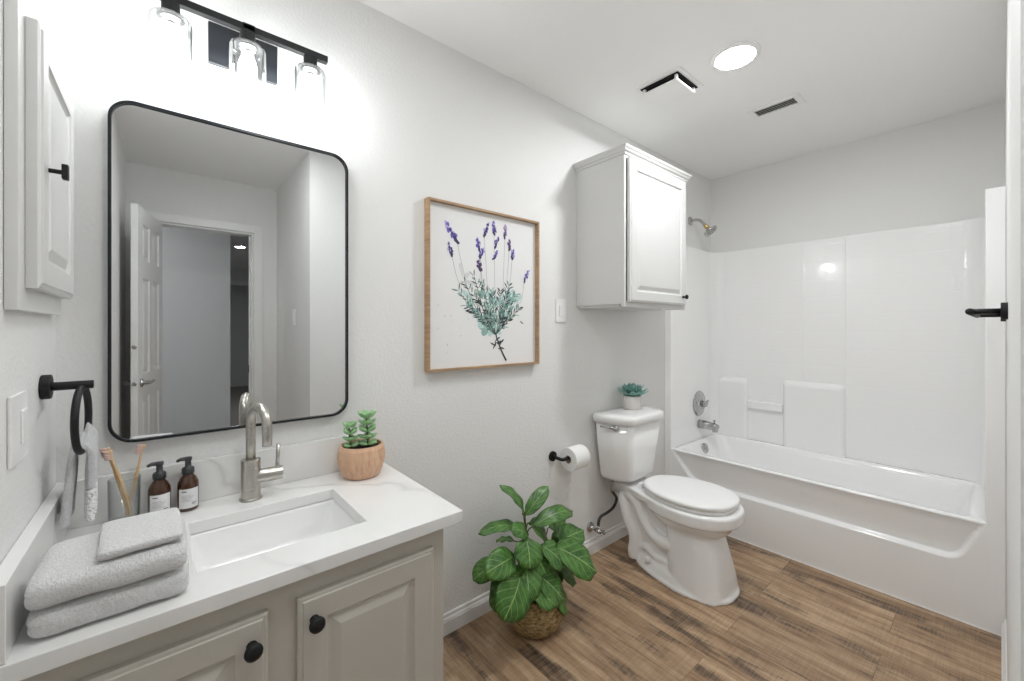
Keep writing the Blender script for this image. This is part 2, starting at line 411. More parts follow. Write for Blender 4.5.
# ------------------------------------------------------------ vanity
van = thing('vanity_cabinet', (.2, -.27, 0), 'greige painted vanity cabinet with two raised panel doors below the white counter', 'vanity')
obj('carcass', boxes((-.203, -.187, -.512, -.004, .10, .7615), (.576, .592, -.512, -.004, .10, .7615), (-.187, .576, -.014, -.004, .10, .7615), (-.187, .576, -.512, -.014, .10, .116)), M['greige'], van)
obj('toe_kick', boxes((-.203, .585, -.45, -.01, 0, .10)), M['greige'], van)
obj('face_frame', boxes((-.203, .595, -.530, -.512, .10, .7615)), M['greige'], van, bevel=.0015)
for k, (x0, x1, kx) in enumerate(((-.165, .168, .138), (.2238, .5565, .256))):
    bm = bmesh.new(); panel_door(bm, x0, x1, -.5495, .13, .712, .019, .058)
    d = obj('door', bm, M['greige'], van)
    bm = bmesh.new(); lathe(bm, [(0, 0), (.010, 0), (.008, .004), (.006, .010), (.007, .015), (.0155, .018), (.0168, .023), (.0155, .028), (.009, .031), (0, .0315)], (kx, -.5495, .658), (0, -1, 0), 28)
    obj('knob', bm, M['black'], d, smooth=True, label='round matte black knob')
# counter
def counter():
    bm = bmesh.new()
    xs = [-.203, .052, .410, .638]; ys = [-.563, -.452, -.168, -.001]
    for z in (.794, .762):
        V = [[bm.verts.new((x, y, z)) for y in ys] for x in xs]
        for i in range(3):
            for j in range(3):
                if (i, j) != (1, 1): bm.faces.new((V[i][j], V[i+1][j], V[i+1][j+1], V[i][j+1]))
        if z == .794: T = V
        else: B = V
    def q(a, b, c, d): bm.faces.new((a, b, c, d))
    for i in range(3):
        q(T[i][0], T[i+1][0], B[i+1][0], B[i][0]); q(T[i][3], T[i+1][3], B[i+1][3], B[i][3])
        q(T[0][i], T[0][i+1], B[0][i+1], B[0][i]); q(T[3][i], T[3][i+1], B[3][i+1], B[3][i])
    q(T[1][1], T[2][1], B[2][1], B[1][1]); q(T[1][2], T[2][2], B[2][2], B[1][2]); q(T[1][1], T[1][2], B[1][2], B[1][1]); q(T[2][1], T[2][2], B[2][2], B[2][1])
    return bm
ct = thing('countertop', (.2, -.28, .762), 'white veined quartz countertop with sink cutout on the vanity', 'countertop')
obj('slab', counter(), M['quartz'], ct, bevel=.0025)
obj('backsplash', boxes((-.203, .575, -.020, -.001, .7945, .914)), M['quartz'], ct, bevel=.0015)
obj('side_splash', boxes((-.203, -.180, -.560, -.021, .7945, .914)), M['quartz'], ct, bevel=.0015)
# sink
sk = thing('sink', (.231, -.31, .62), 'white rectangular undermount sink set into the vanity counter', 'sink')
bm = bmesh.new(); rings = []
for i, z, r in ((-.018, .7605, .012), (-.002, .7605, .014), (.0, .752, .016), (.006, .72, .022), (.014, .68, .03), (.028, .662, .04), (.06, .656, .04), (.11, .652, .02)):
    rings.append([(x, y, z) for x, y in rrect(.052+i, .410-i, -.452+i, -.168-i, r)])
loft(bm, rings, False, True)
sinkb = obj('basin', bm, M['basin'], sk, smooth=True)
sm = sinkb.modifiers.new('thick', 'SOLIDIFY'); sm.thickness = .006; sm.offset = -1
bm = bmesh.new(); lathe(bm, [(0, .004), (.014, .004), (.022, .003), (.023, 0), (0, 0)], (.231, -.31, .6525), n=24); obj('drain', bm, M['chrome'], sk, smooth=True, label='round chrome drain')
# faucet
fa = thing('faucet', (.2, -.091, .794), 'brushed nickel gooseneck faucet standing behind the sink', 'faucet')
bm = bmesh.new(); lathe(bm, [(0, .0005), (.0295, .0005), (.0295, .005), (.027, .007), (0, .007)], (.2, -.091, .794)); obj('base_ring', bm, M['nickel'], fa, smooth=True)
bm = bmesh.new(); lathe(bm, [(0, .007), (.0258, .007), (.0258, .116), (.0245, .118), (0, .118)], (.2, -.091, .794)); obj('body', bm, M['nickel'], fa, bevel=.0008)
dx, dy = .245, -.97; R = .052; zc = 1.019
pts = [(.2, -.091, .910), (.2, -.091, .96), (.2, -.091, zc)]
for k in range(1, 17):
    a = PI*k/16; pts.append((.2+dx*R*(1-math.cos(a)), -.091+dy*R*(1-math.cos(a)), zc+R*math.sin(a)))
pts.append((.2+dx*2*R, -.091+dy*2*R, .985)); pts.append((.2+dx*2*R, -.091+dy*2*R, .968))
bm = bmesh.new(); tube(bm, pts, .0128, 20); obj('spout', bm, M['nickel'], fa, smooth=True)
bm = bmesh.new(); tube(bm, [(.215, -.094, .858), (.246, -.097, .858), (.2461, -.097, .858)], .0200, 24); tube(bm, [(.2475, -.0972, .858), (.282, -.0995, .858)], .0200, 24); obj('handle', bm, M['nickel'], fa, bevel=.0008)
bm = bmesh.new(); tube(bm, [(.268, -.0985, .870), (.271, -.0985, .946)], .0055, 12); obj('lever', bm, M['nickel'], fa, smooth=True)

# wooden pot with jade plants on the counter
PX, PY, PZ = .524, -.106, .7948
pot = thing('potted_succulent', (PX, PY, PZ), 'two small green succulents in a carved wooden pot on the counter right of the faucet', 'potted plant')
bm = bmesh.new(); n = 60; prof = [(.054, 0), (.061, .005), (.071, .026), (.0775, .050), (.079, .070), (.075, .096), (.069, .108), (.064, .107), (.064, .092)]
rings = []
for j, (r, h) in enumerate(prof):
    def fac(k):   # carved scallops
        u = (k/n*15) % 1; return 1-.055*(1-abs(2*u-1))*math.sin(PI*min(1, h/.105)) if j < 6 else 1
    rings.append([(PX+math.cos(2*PI*k/n)*r*fac(k+(h*60 if j < 6 else 0)), PY+math.sin(2*PI*k/n)*r*.98*fac(k+(h*60 if j < 6 else 0)), PZ+h) for k in range(n)])
R_ = loft(bm, rings, True, False); bmesh.ops.triangulate(bm, faces=[f for f in bm.faces if len(f.verts) == 4])
obj('pot', bm, M['pot'], pot)
bm = bmesh.new(); lathe(bm, [(0, .097), (.03, .098), (.064, .094), (.064, .087), (0, .087)], (PX, PY, PZ), n=24); obj('soil', bm, M['soil'], pot, smooth=True)
def ellip(bm, c, d, l, w, t, nrm=(0, 0, 1), n=8, bend=0.15):
    """fleshy leaf from c along d"""
    d = Vector(d).normalized(); nr = Vector(nrm); s = d.cross(nr).normalized(); nr = s.cross(d).normalized(); c = Vector(c); rings = []
    for i in range(7):
        u = i/6; ww = w/2*(math.sin(PI*min(1, .06+.94*u)**1.25)**.7 if 0 < u < 1 else .08); tt = t/2*(math.sin(PI*(.08+.84*u)))
        p = c+d*l*u+nr*bend*l*u*u
        rings.append([p+s*ww*math.cos(2*PI*k/n)+nr*tt*math.sin(2*PI*k/n) for k in range(n)])
    loft(bm, rings)
for sx, sy, h, sp in ((-.034, .006, .070, .032), (.020, -.006, .098, .040)):
    bx, by = PX+sx, PY+sy; z0 = PZ+.094
    bm = bmesh.new(); tube(bm, spline([(bx, by, z0), (bx-.003, by, z0+h*.5), (bx-.006, by, z0+h)], 4), .0035, 8); obj('stem', bm, M['succstem'], pot, smooth=True)
    bm = bmesh.new(); L = 5 if h > .08 else 4
    for lv in range(L):
        zz = z0+.010+h*.98*lv/(L-1)*.93; m = 4 if lv < L-1 else 6
        for k in range(m):
            a = 2*PI*k/m+lv*.8+.4; up = .12+.45*lv/(L-1)
            ellip(bm, (bx-.005*lv/L, by, zz), (math.cos(a), math.sin(a), up), sp*(1-.12*(lv % 2)), sp*.72, .013, n=8)
    obj('leaves', bm, M['succ'], pot, smooth=True)

# toothbrush tumbler
TX, TY = -.075, -.066
cup = thing('glass_tumbler', (TX, TY, .7945), 'clear glass tumbler holding toothbrushes at the back left of the counter', 'tumbler')
bm = bmesh.new(); lathe(bm, [(0, 0), (.029, 0), (.0305, .003), (.0315, .118), (.0306, .119), (.0298, .118), (.0288, .018), (.0, .018)], (TX, TY, .7947)); obj('cup', bm, M['cupglass'], cup, smooth=True)
def toothbrush(base, top, lab, hd):
    t_ = thing('toothbrush', base, lab, 'toothbrush', 'toothbrushes in the tumbler'); b = Vector(base); tp = Vector(top); d = (tp-b)
    bm = bmesh.new(); tube(bm, spline([b, b+d*.35+Vector((.001, 0, 0)), b+d*.65, b+d*.85+Vector((hd*.002, 0, 0)), tp], 5), [.0034]*6+[.0038]*5+[.0028]*4+[.0026]*3+[.0042]*3, 10)
    obj('handle', bm, M['bamboo'], t_, smooth=True)
    bm = bmesh.new(); dn = d.normalized(); s = Vector((hd, -.3, .1)).normalized()
    for i in range(5):
        for j in (-1, 1):
            p = tp-dn*(.002+.005*i)+s.cross(dn)*.0025*j; tube(bm, [p+s*.003, p+s*.015], .0022, 6)
    obj('bristles', bm, M['bristle'], t_, smooth=True)
M['bristle'] = noisy('pale_pink_bristle', (.66, .47, .42), .8, .1, 300).m
toothbrush((-.068, -.060, .8135), (-.105, -.076, .998), 'leftmost bamboo toothbrush leaning left in the glass tumbler', -1)
toothbrush((-.060, -.068, .8135), (-.100, -.084, .992), 'bamboo toothbrush in front of the leftmost one in the glass tumbler', -1)
toothbrush((-.072, -.054, .8135), (-.037, -.052, .990), 'bamboo toothbrush leaning right in the glass tumbler', -.6)

# soap bottles
def bottle(x, y, lab):
    t_ = thing('soap_bottle', (x, y, .7945), lab, 'soap bottle', 'amber pump bottles on the counter'); z = .7947
    bm = bmesh.new(); lathe(bm, [(0, 0), (.0225, 0), (.0245, .003), (.0245, .066), (.0236, .076), (.018, .089), (.0120, .096), (.0110, .102), (0, .102)], (x, y, z)); obj('bottle', bm, M['amber'], t_, smooth=True)
    bm = bmesh.new(); lathe(bm, [(0, .099), (.0142, .099), (.0146, .112), (.0130, .116), (.0075, .118), (.0070, .134), (.0088, .136), (.0088, .144), (0, .145)], (x, y, z), n=24)
    tube(bm, [(x, y, z+.140), (x-.016, y-.002, z+.1412), (x-.022, y-.003, z+.139), (x-.0245, y-.0035, z+.136)], [.0060, .0046, .004, .0035], 10)
    obj('pump', bm, M['pump'], t_, smooth=True)
    bm = bmesh.new(); a0 = math.atan2(-1.527-y, -x); a0 += .08; rows = []
    def arc(h, w0, w1, rr, seg=14): return [(x+rr*math.cos(a0+w0+(w1-w0)*k/seg), y+rr*math.sin(a0+w0+(w1-w0)*k/seg), z+h) for k in range(seg+1)]
    loft(bm, [arc(.009, -1.0, 1.0, .0248), arc(.062, -1.0, 1.0, .0248)], False, False, False); lb = obj('label', bm, M['label'], t_, smooth=True, label='pale paper label with dark print')
    bm = bmesh.new()
    for h, w0, w1, th in ((.0535, -.68, -.22, .0026), (.0215, .25, .70, .0020), (.018, .25, .62, .0014)): loft(bm, [arc(h, w0, w1, .0250, 6), arc(h+th, w0, w1, .0250, 6)], False, False, False)
    for k in range(6): loft(bm, [arc(.044-k*.0032, -.68, .1+.12*(k*7 % 4), .0250, 6), arc(.0446-k*.0032, -.68, .1+.12*(k*7 % 4), .0250, 6)], False, False, False)
    obj('print', bm, M['ink'], lb)
bottle(-.006, -.060, 'amber pump soap bottle nearer the glass tumbler')
bottle(.055, -.058, 'amber pump soap bottle nearer the faucet')

# folded towels
def soft_towel(name, x0, x1, y0, y1, z0, z1, rad, lab, grp, seed, skew=0, band=None, rot=0):
    bm = bmesh.new(); nx, ny, nz = 34, 44, 8
    cx, cy, cz = (x0+x1)/2, (y0+y1)/2, (z0+z1)/2; hx, hy, hz = (x1-x0)/2, (y1-y0)/2, (z1-z0)/2
    bmesh.ops.create_cube(bm, size=2)
    bmesh.ops.subdivide_edges(bm, edges=bm.edges[:], cuts=15, use_grid_fill=True)
    for v in bm.verts:
        p = v.co.copy(); q = Vector((p.x*hx, p.y*hy, p.z*hz))
        inner = Vector((max(-hx+rad, min(hx-rad, q.x)), max(-hy+rad, min(hy-rad, q.y)), max(-hz+rad, min(hz-rad, q.z))))
        d = q-inner
        if d.length > 1e-9: q = inner+d.normalized()*rad
        sag = .006*(1-abs(p.x))*(1-abs(p.y))
        nzv = noise.noise(Vector((q.x*22+seed, q.y*22, q.z*30)))*.0028+noise.noise(Vector((q.x*70+seed, q.y*70, q.z*70)))*.0009
        if d.length > 1e-9: q += d.normalized()*nzv
        if p.z > 0: q.z += (sag-.003)*p.z*.6
        if p.z < 0: q.z = max(q.z, -hz)
        # layered fold marks on the short sides
        if abs(p.x) > .97 and abs(p.z) < .1: q.x -= .0035*(1 if p.x > 0 else -1)
        q.x += skew*q.y
        co, si = math.cos(rot), math.sin(rot)
        v.co = Vector((cx+q.x*co-q.y*si, cy+q.x*si+q.y*co, cz+q.z))
    o = obj(name, bm, M['towel'], None, smooth=True, sub=1)
    return tag(o, lab, 'towel', grp)
soft_towel('folded_towel', -.168, .040, -.535, -.345, .7955, .8435, .020, 'thick folded grey towel at the bottom of the stack on the counter', 'folded towels stacked beside the sink', 1)
soft_towel('folded_towel', -.170, .038, -.538, -.342, .844, .893, .021, 'thick folded grey towel in the middle of the stack on the counter', 'folded towels stacked beside the sink', 5)
soft_towel('folded_washcloth', -.090, .030, -.520, -.362, .894, .914, .009, 'small folded grey washcloth on top of the towel stack', 'folded towels stacked beside the sink', 9, rot=.03)

# ------------------------------------------------------------ mirror
def rr_ring(x0, x1, z0, z1, r, y, n=10): return [(a, y, b) for a, b in rrect(x0, x1, z0, z1, r, n)]
mi = thing('wall_mirror', (.2, 0, 1.45), 'large rectangular mirror with rounded corners and thin black frame above the sink', 'mirror')
a = (-.109, .506, .993, 1.909); r = .055
bm = bmesh.new(); f = .0068
loft(bm, [rr_ring(a[0], a[1], a[2], a[3], r, -.001), rr_ring(a[0], a[1], a[2], a[3], r, -.026), rr_ring(a[0]+f, a[1]-f, a[2]+f, a[3]-f, r-f, -.026), rr_ring(a[0]+f, a[1]-f, a[2]+f, a[3]-f, r-f, -.018)], False, False)
obj('frame', bm, M['blackgloss'], mi)
bm = bmesh.new(); e = .006; loft(bm, [rr_ring(a[0]+e, a[1]-e, a[2]+e, a[3]-e, r-e, -.004), rr_ring(a[0]+e, a[1]-e, a[2]+e, a[3]-e, r-e, -.019)], True, True); obj('mirror_glass', bm, M['mirror'], mi)

# ------------------------------------------------------------ vanity light
vl = thing('vanity_light', (.193, 0, 2.15), 'black three bulb vanity light with clear glass shades above the mirror', 'wall light')
bm = boxes((.103, .284, -.020, -.0005, 2.088, 2.207)); obj('backplate', bm, M['blackgloss'], vl, bevel=.002)
obj('arm', boxes((.178, .208, -.112, -.020, 2.167, 2.187)), M['black'], vl, bevel=.001)
obj('bar', boxes((-.040, .412, -.112, -.092, 2.165, 2.185)), M['black'], vl, bevel=.001)
for x in (.017, .191, .361):
    y = -.102
    bm = bmesh.new(); lathe(bm, [(0, 2.165), (.020, 2.165), (.020, 2.128), (.030, 2.127), (.030, 2.123), (.0, 2.123)], (x, y, 0), n=28); so = obj('socket', bm, M['black'], vl, bevel=.0006)
    bm = bmesh.new(); lathe(bm, [(.017, 2.123), (.024, 2.122), (.024, 2.119), (.0185, 2.118), (.0185, 2.114), (.021, 2.113), (.021, 2.110), (.015, 2.108), (.013, 2.104)], (x, y, 0), n=24); obj('lamp_holder', bm, M['chrome'], so, smooth=True)
    bm = bmesh.new(); lathe(bm, [(.030, 2.1255), (.040, 2.1245), (.0455, 2.119), (.047, 2.112), (.047, 1.982), (.0462, 1.980), (.0454, 1.982), (.0454, 2.111), (.0445, 2.117), (.039, 2.1215), (.030, 2.1225)], (x, y, 0), n=40); obj('glass_shade', bm, M['glass'], vl, smooth=True)
    bm = bmesh.new(); lathe(bm, [(.0125, 2.107), (.0135, 2.095), (.019, 2.083), (.0235, 2.066), (.0235, 2.052), (.018, 2.040), (.010, 2.034), (.0, 2.033)], (x, y, 0), n=20, cap0=True); obj('bulb', bm, M['bulb'], vl, smooth=True)

# ------------------------------------------------------------ framed lavender print
fr = thing('framed_print', (1.125, 0, 1.475), 'oak framed watercolour of lavender stems on the wall beside the mirror', 'picture')
x0, x1, z0, z1 = .820, 1.443, 1.1206, 1.831
bm = bmesh.new(); lip = .009
def rect(i, y): return [(x0+i, y, z0+i), (x1-i, y, z0+i), (x1-i, y, z1-i), (x0+i, y, z1-i)]
loft(bm, [rect(.002, -.001), rect(0, -.001), rect(0, -.034), rect(lip, -.034), rect(lip, -.012)], False, False); obj('frame', bm, M['frame'], fr)
pr_ = obj('print', boxes((x0+.007, x1-.007, -.012, -.002, z0+.007, z1-.007)), M['paper'], fr)
inks = list(INK.keys()); art = bmesh.new(); LAY = [0]
def poly(pts, ink, step=1):
    LAY[0] += step; y = -.0123-.0000012*LAY[0]
    try:
        f = art.faces.new([art.verts.new((p[0], y, p[1])) for p in pts]); f.material_index = inks.index(ink)
    except ValueError: pass
def blob(x, z, rx, rz, ink, ang=0, n=9, j=.22):
    ph = [random.uniform(1-j, 1+j) for _ in range(n)]; pts = []
    for k in range(n):
        a = 2*PI*k/n; u, v = math.cos(a)*rx*ph[k], math.sin(a)*rz*ph[k]
        pts.append((x+u*math.cos(ang)-v*math.sin(ang), z+u*math.sin(ang)+v*math.cos(ang)))
    poly(pts, ink)
def stroke(pts, w, ink, taper=True):
    P = spline([(p[0], 0, p[1]) for p in pts], 6); A, B = [], []
    for i, p in enumerate(P):
        d = (P[min(i+1, len(P)-1)]-P[max(i-1, 0)]).normalized(); s = Vector((-d.z, 0, d.x)); ww = w/2*((1-.6*i/len(P)) if taper else 1)
        A.append((p.x+s.x*ww, p.z+s.z*ww)); B.append((p.x-s.x*ww, p.z-s.z*ww))
    LAY[0] += 1
    for i in range(len(P)-1): poly([A[i], A[i+1], B[i+1], B[i]], ink, 0)
def aleaf(x, z, a, l, w, ink):
    dx_, dz_ = math.cos(a), math.sin(a); pts = []
    for t_, s_ in ((0, 0), (.3, .42), (.65, .5), (1, 0), (.65, -.5), (.3, -.42)): pts.append((x+dx_*l*t_-dz_*w*s_, z+dz_*l*t_+dx_*w*s_))
    poly(pts, ink)
heads = [(0.916, 1.745, 0.971, 1.67, 'violet', 1.5), (0.926, 1.661, 0.945, 1.608, 'deep', 1), (1.138, 1.776, 1.115, 1.717, 'deep', 1.1), (1.172, 1.79, 1.172, 1.735, 'violet', 1.1), (1.238, 1.782, 1.238, 1.725, 'pink', 1.1),
 (1.080, 1.699, 1.087, 1.65, 'violet', 1.1), (1.109, 1.658, 1.093, 1.615, 'violet', 1), (1.082, 1.60, 1.095, 1.561, 'plum', 1.2), (1.196, 1.72, 1.178, 1.671, 'deep', 1), (1.19, 1.658, 1.167, 1.618, 'violet', .9),
 (1.263, 1.719, 1.263, 1.672, 'plum', 1), (1.288, 1.675, 1.282, 1.631, 'violet', 1), (1.388, 1.582, 1.359, 1.526, 'violet', 1)]
root = (1.19, 1.22)
blob(1.02, 1.53, .022, .012, 'blot', .6); blob(1.04, 1.50, .03, .012, 'blot'); stroke([(.985, 1.58), (1.00, 1.53), (1.03, 1.50), (1.06, 1.50)], .014, 'blot')
for (hx0, hz0, hx1, hz1, ink, sc) in heads[:8]+heads[10:]:    # stems
    mx = hx1+(root[0]-hx1)*.35; stroke([(hx1, hz1), (hx1+(root[0]-hx1)*.12, hz1-.10), (mx, 1.42), (root[0]+(mx-root[0])*.4, 1.32)], .0022, 'stemg', True)
for _ in range(70):                              # teal washes
    u = random.random(); zz = 1.27+.20*u; hw = .04+.16*u
    blob(1.17+random.uniform(-hw, hw), zz, random.uniform(.008, .024), random.uniform(.010, .026), random.choice(['teal', 'tealpale', 'tealpale', 'teal']), random.uniform(0, 3))
for bx_, bz_ in ((.98, 1.46), (1.01, 1.50), (1.06, 1.53), (1.11, 1.50), (1.16, 1.47), (1.21, 1.47), (1.26, 1.50), (1.30, 1.46), (1.33, 1.40), (1.02, 1.40), (1.08, 1.44), (1.24, 1.42)):
    c_ = [(root[0]-.01+random.uniform(-.01, .01), 1.27), (root[0]+(bx_-root[0])*.45, 1.33), (bx_, bz_)]; stroke(c_, .005, random.choice(['char', 'green']))
    for k in range(13):
        t_ = .22+.78*k/12; px = root[0]+(bx_-root[0])*t_**1.1; pz = 1.27+(bz_-1.27)*t_; base = math.atan2(bz_-1.27, bx_-root[0])
        for sg in (-1, 1):
            if random.random() < .88: aleaf(px, pz, base+sg*random.uniform(.45, .95), random.uniform(.022, .042), random.uniform(.004, .008), random.choice(['char', 'green', 'stemg', 'char', 'char', 'green', 'teal']))
stroke([(1.245, 1.145), (1.215, 1.195), (1.19, 1.25), (1.17, 1.30)], .010, 'char');
for _ in range(14):
    a_ = random.uniform(.3, 2.8); aleaf(1.19+random.uniform(-.02, .03), 1.215+random.uniform(-.01, .03), a_ if random.random() < .6 else -a_, random.uniform(.02, .04), .007, 'char')
aleaf(1.33, 1.335, -.6, .03, .006, 'char')
for (hx0, hz0, hx1, hz1, ink, sc) in heads:
    ax, az = hx1-hx0, hz1-hz0; an = math.atan2(az, ax)+PI/2
    for k in range(13):
        t_ = k/12; w_ = .010*sc*math.sin(PI*(.15+.75*t_))
        blob(hx0+ax*t_+random.uniform(-w_, w_), hz0+az*t_, .0050*sc, .0078*sc, 'lilac' if (k % 3 == 0 and t_ < .7) else (ink if t_ < .7 else 'deep' if ink != 'plum' else 'plum'), an+random.uniform(-.6, .6), 7)
    for k in range(4): blob(hx0+ax*(.35+.2*k)+random.uniform(-.003, .003), hz0+az*(.35+.2*k), .004*sc, .006*sc, 'deep' if k < 3 else 'char', an, 6)
for _ in range(16): blob(random.uniform(.87, 1.1), random.uniform(1.19, 1.40), .003, random.uniform(.002, .006), random.choice(['blot', 'tealpale', 'blot']))
me_ = obj('lavender_drawing', art, None, pr_, mats=[INK[k] for k in inks])

# ------------------------------------------------------------ switches
def switch(name, loc, w, h, axis, rx, rw, lab, rh=.062, toggle=False):
    t_ = thing(name, loc, lab, 'light switch'); x, y, z = loc
    def B(a0, a1, d0, d1, z0_, z1_):
        if axis == 'y': return (x+a0, x+a1, y-d1, y-d0, z+z0_, z+z1_)
        if axis == 'x': return (x+d0, x+d1, y+a0, y+a1, z+z0_, z+z1_)
        return (x-d1, x-d0, y+a0, y+a1, z+z0_, z+z1_)
    obj('plate', boxes(B(-w/2, w/2, .0003, .006, -h/2, h/2)), M['plastic'], t_, bevel=.002)
    obj('rocker', boxes(B(rx-rw/2, rx+rw/2, .006, .0095, -rh/2, rh/2)), M['plastic'], t_, bevel=.0015)
switch('light_switch', (1.632, 0, 1.391), .078, .122, 'y', .0, .034, 'small white light switch plate between the lavender print and the wall cabinet')
switch('light_switch', (XL, -.371, 1.119), .112, .125, 'x', .018, .036, 'white light switch plate on the left wall below the corner cabinet')
switch('light_switch', (.765, -1.98, 1.38), .075, .12, '-x', 0, .034, 'white light switch seen only in the mirror reflection')

# ------------------------------------------------------------ left wall cabinet
mc = thing('medicine_cabinet', (XL, -.25, 1.6), 'white recessed medicine cabinet with raised panel door on the left wall', 'cabinet')
def frame_bm(y0, y1, z0_, z1_, xa, xb, w):
    return boxes((xa, xb, y0, y0+w, z0_, z1_), (xa, xb, y1-w, y1, z0_, z1_), (xa, xb, y0+w, y1-w, z0_, z0_+w), (xa, xb, y0+w, y1-w, z1_-w, z1_))
obj('face_frame', boxes((XL+.0005, -.187, -.448, -.058, 1.331, 1.905)), M['white'], mc, bevel=.0015)
bm = bmesh.new(); panel_door(bm, -.405, -.045, -.1660, 1.372, 1.857, .0205, .052, 1, 'x'); d = obj('door', bm, M['white'], mc)
bm = bmesh.new(); tube(bm, [(-.1660, -.352, 1.602), (-.1485, -.352, 1.602)], .0045, 12)
vs2 = box(bm, -.1485, -.1395, -.360, -.344, 1.589, 1.617); obj('knob', bm, M['black'], d, bevel=.001, label='small black bar knob')

# towel ring on the left wall
tr = thing('towel_ring', (XL, -.165, 1.17), 'matte black towel ring on the left wall next to the mirror', 'towel ring')
bm = bmesh.new(); lathe(bm, [(0, .0005), (.026, .0005), (.027, .002), (.027, .014), (.026, .016), (0, .016)], (XL, -.165, 1.170), (1, 0, 0), 32); obj('mount', bm, M['black'], tr, bevel=.0008)
bm = bmesh.new(); tube(bm, [(XL+.015, -.165, 1.170), (-.122, -.165, 1.170)], .0095, 20); obj('post', bm, M['black'], tr, bevel=.0008)
RC = Vector((-.141, -.165, 1.091)); RR = .073
bm = bmesh.new(); pts = []
for k in range(48):
    a = 2*PI*k/48; pts.append(RC+Vector((.05*math.cos(a)*RR*1.0, math.cos(a)*RR, math.sin(a)*RR)))
rings = []
for i, p in enumerate(pts):
    rad = (p-RC).normalized(); tn = (pts[(i+1) % 48]-pts[i-1]).normalized(); w = rad.cross(tn)
    rings.append([p+rad*.0070*math.cos(2*PI*k/12)+w*.0070*math.sin(2*PI*k/12) for k in range(12)])
rings.append(rings[0]); loft(bm, rings, False, False); bmesh.ops.remove_doubles(bm, verts=bm.verts, dist=1e-6); obj('ring', bm, M['black'], tr, smooth=True)
# hand towel through the ring
ht = thing('hand_towel', (-.141, -.15, 1.03), 'grey hand towel with textured end draped through the black towel ring', 'towel')
def towel_sheet(xf, ztop_off, s0, s1, nz_=26, side=1):
    bm = bmesh.new(); rows = []
    for i in range(nz_+1):
        u = s0+(s1-s0)*i/nz_; row = []
        for j in range(19):
            w = -1+2*j/18; yy = -.138+w*((.040+.006*u) if side > 0 else (.026+.030*u)); yarc = max(-.9995, min(.9995, (yy+.165)/RR)) if u < .05 else (yy+.165)/.085
            yarc = max(-.97, min(.97, (yy+.165)/RR))
            zt = RC.z-RR*math.sqrt(1-yarc**2)+.0135
            zb = .858+.004*math.sin(3*w)
            zz = zt+(zb-zt)*u
            fold = .004*math.sin(w*6+side)*min(1, u*3)
            row.append((xf(u)+fold, yy, zz))
        rows.append(row)
    loft(bm, rows, False, False, False)
    return bm
def thick(o, t_=.010):
    m = o.modifiers.new('thick', 'SOLIDIFY'); m.thickness = t_; m.offset = 0; s = o.modifiers.new('sub', 'SUBSURF'); s.levels = s.render_levels = 1; return o
fR = lambda u: -.141+.015*min(1, u*9)-.003*u
fL = lambda u: -.141-.015*min(1, u*9)-.012*u
thick(obj('front_flap', towel_sheet(fR, 0, 0, .58, 16, 1), M['handtowel'], ht, smooth=True), .013)
thick(obj('textured_end', towel_sheet(fR, 0, .58, 1, 10, 1), M['waffle'], ht, smooth=True, label='white waffle textured band at the towel end'), .013)
thick(obj('back_flap', towel_sheet(fL, 0, 0, 1, 26, -1), M['handtowel'], ht, smooth=True), .011)

# ------------------------------------------------------------ white wall cabinet over the toilet
wc = thing('wall_cabinet', (2.06, 0, 1.4), 'white wall cabinet with one raised panel door mounted above the toilet', 'cabinet')
obj('body', boxes((1.758, 2.375, -.298, -.001, 1.420, 2.185), (1.768, 2.36, -.28, -.01, 1.408, 1.420)), M['white'], wc, bevel=.001)
obj('face_frame', boxes((1.756, 2.377, -.316, -.298, 1.406, 2.19)), M['white'], wc, bevel=.0015)
bm = bmesh.new()
prof = [(0, 2.168), (.006, 2.168), (.008, 2.176), (.016, 2.182), (.020, 2.190), (.024, 2.194), (.027, 2.200), (.027, 2.206), (0, 2.206)]
rings = []
X0, X1, Y1 = 1.758, 2.375, -.316
for cx, cy, sx, sy in ((X0, -.001, -1, 0), (X0, Y1, -1, -1), (X1, Y1, 1, -1), (X1, -.001, 1, 0)): rings.append([(cx+sx*d_, cy+sy*d_, z) for d_, z in prof])
loft(bm, rings); obj('crown_moulding', bm, M['white'], wc)
bm = bmesh.new(); panel_door(bm, 1.778, 2.345, -.3395, 1.430, 2.155, .0225, .055)
d = obj('door', bm, M['white'], wc)
obj('door_gap_shade', boxes((1.7725, 1.7775, -.318, -.3165, 1.436, 2.15)), M['dark'], wc, label='dark strip painted as the shadow gap beside the door')  # shade of the door gap painted as a black strip on the frame
bm = bmesh.new(); lathe(bm, [(0, 0), (.008, 0), (.006, .004), (.005, .012), (.0065, .016), (.013, .020), (.0135, .026), (.009, .030), (0, .031)], (2.300, -.3395, 1.478), (0, -1, 0), 24); obj('knob', bm, M['black'], d, smooth=True, label='small round black knob')

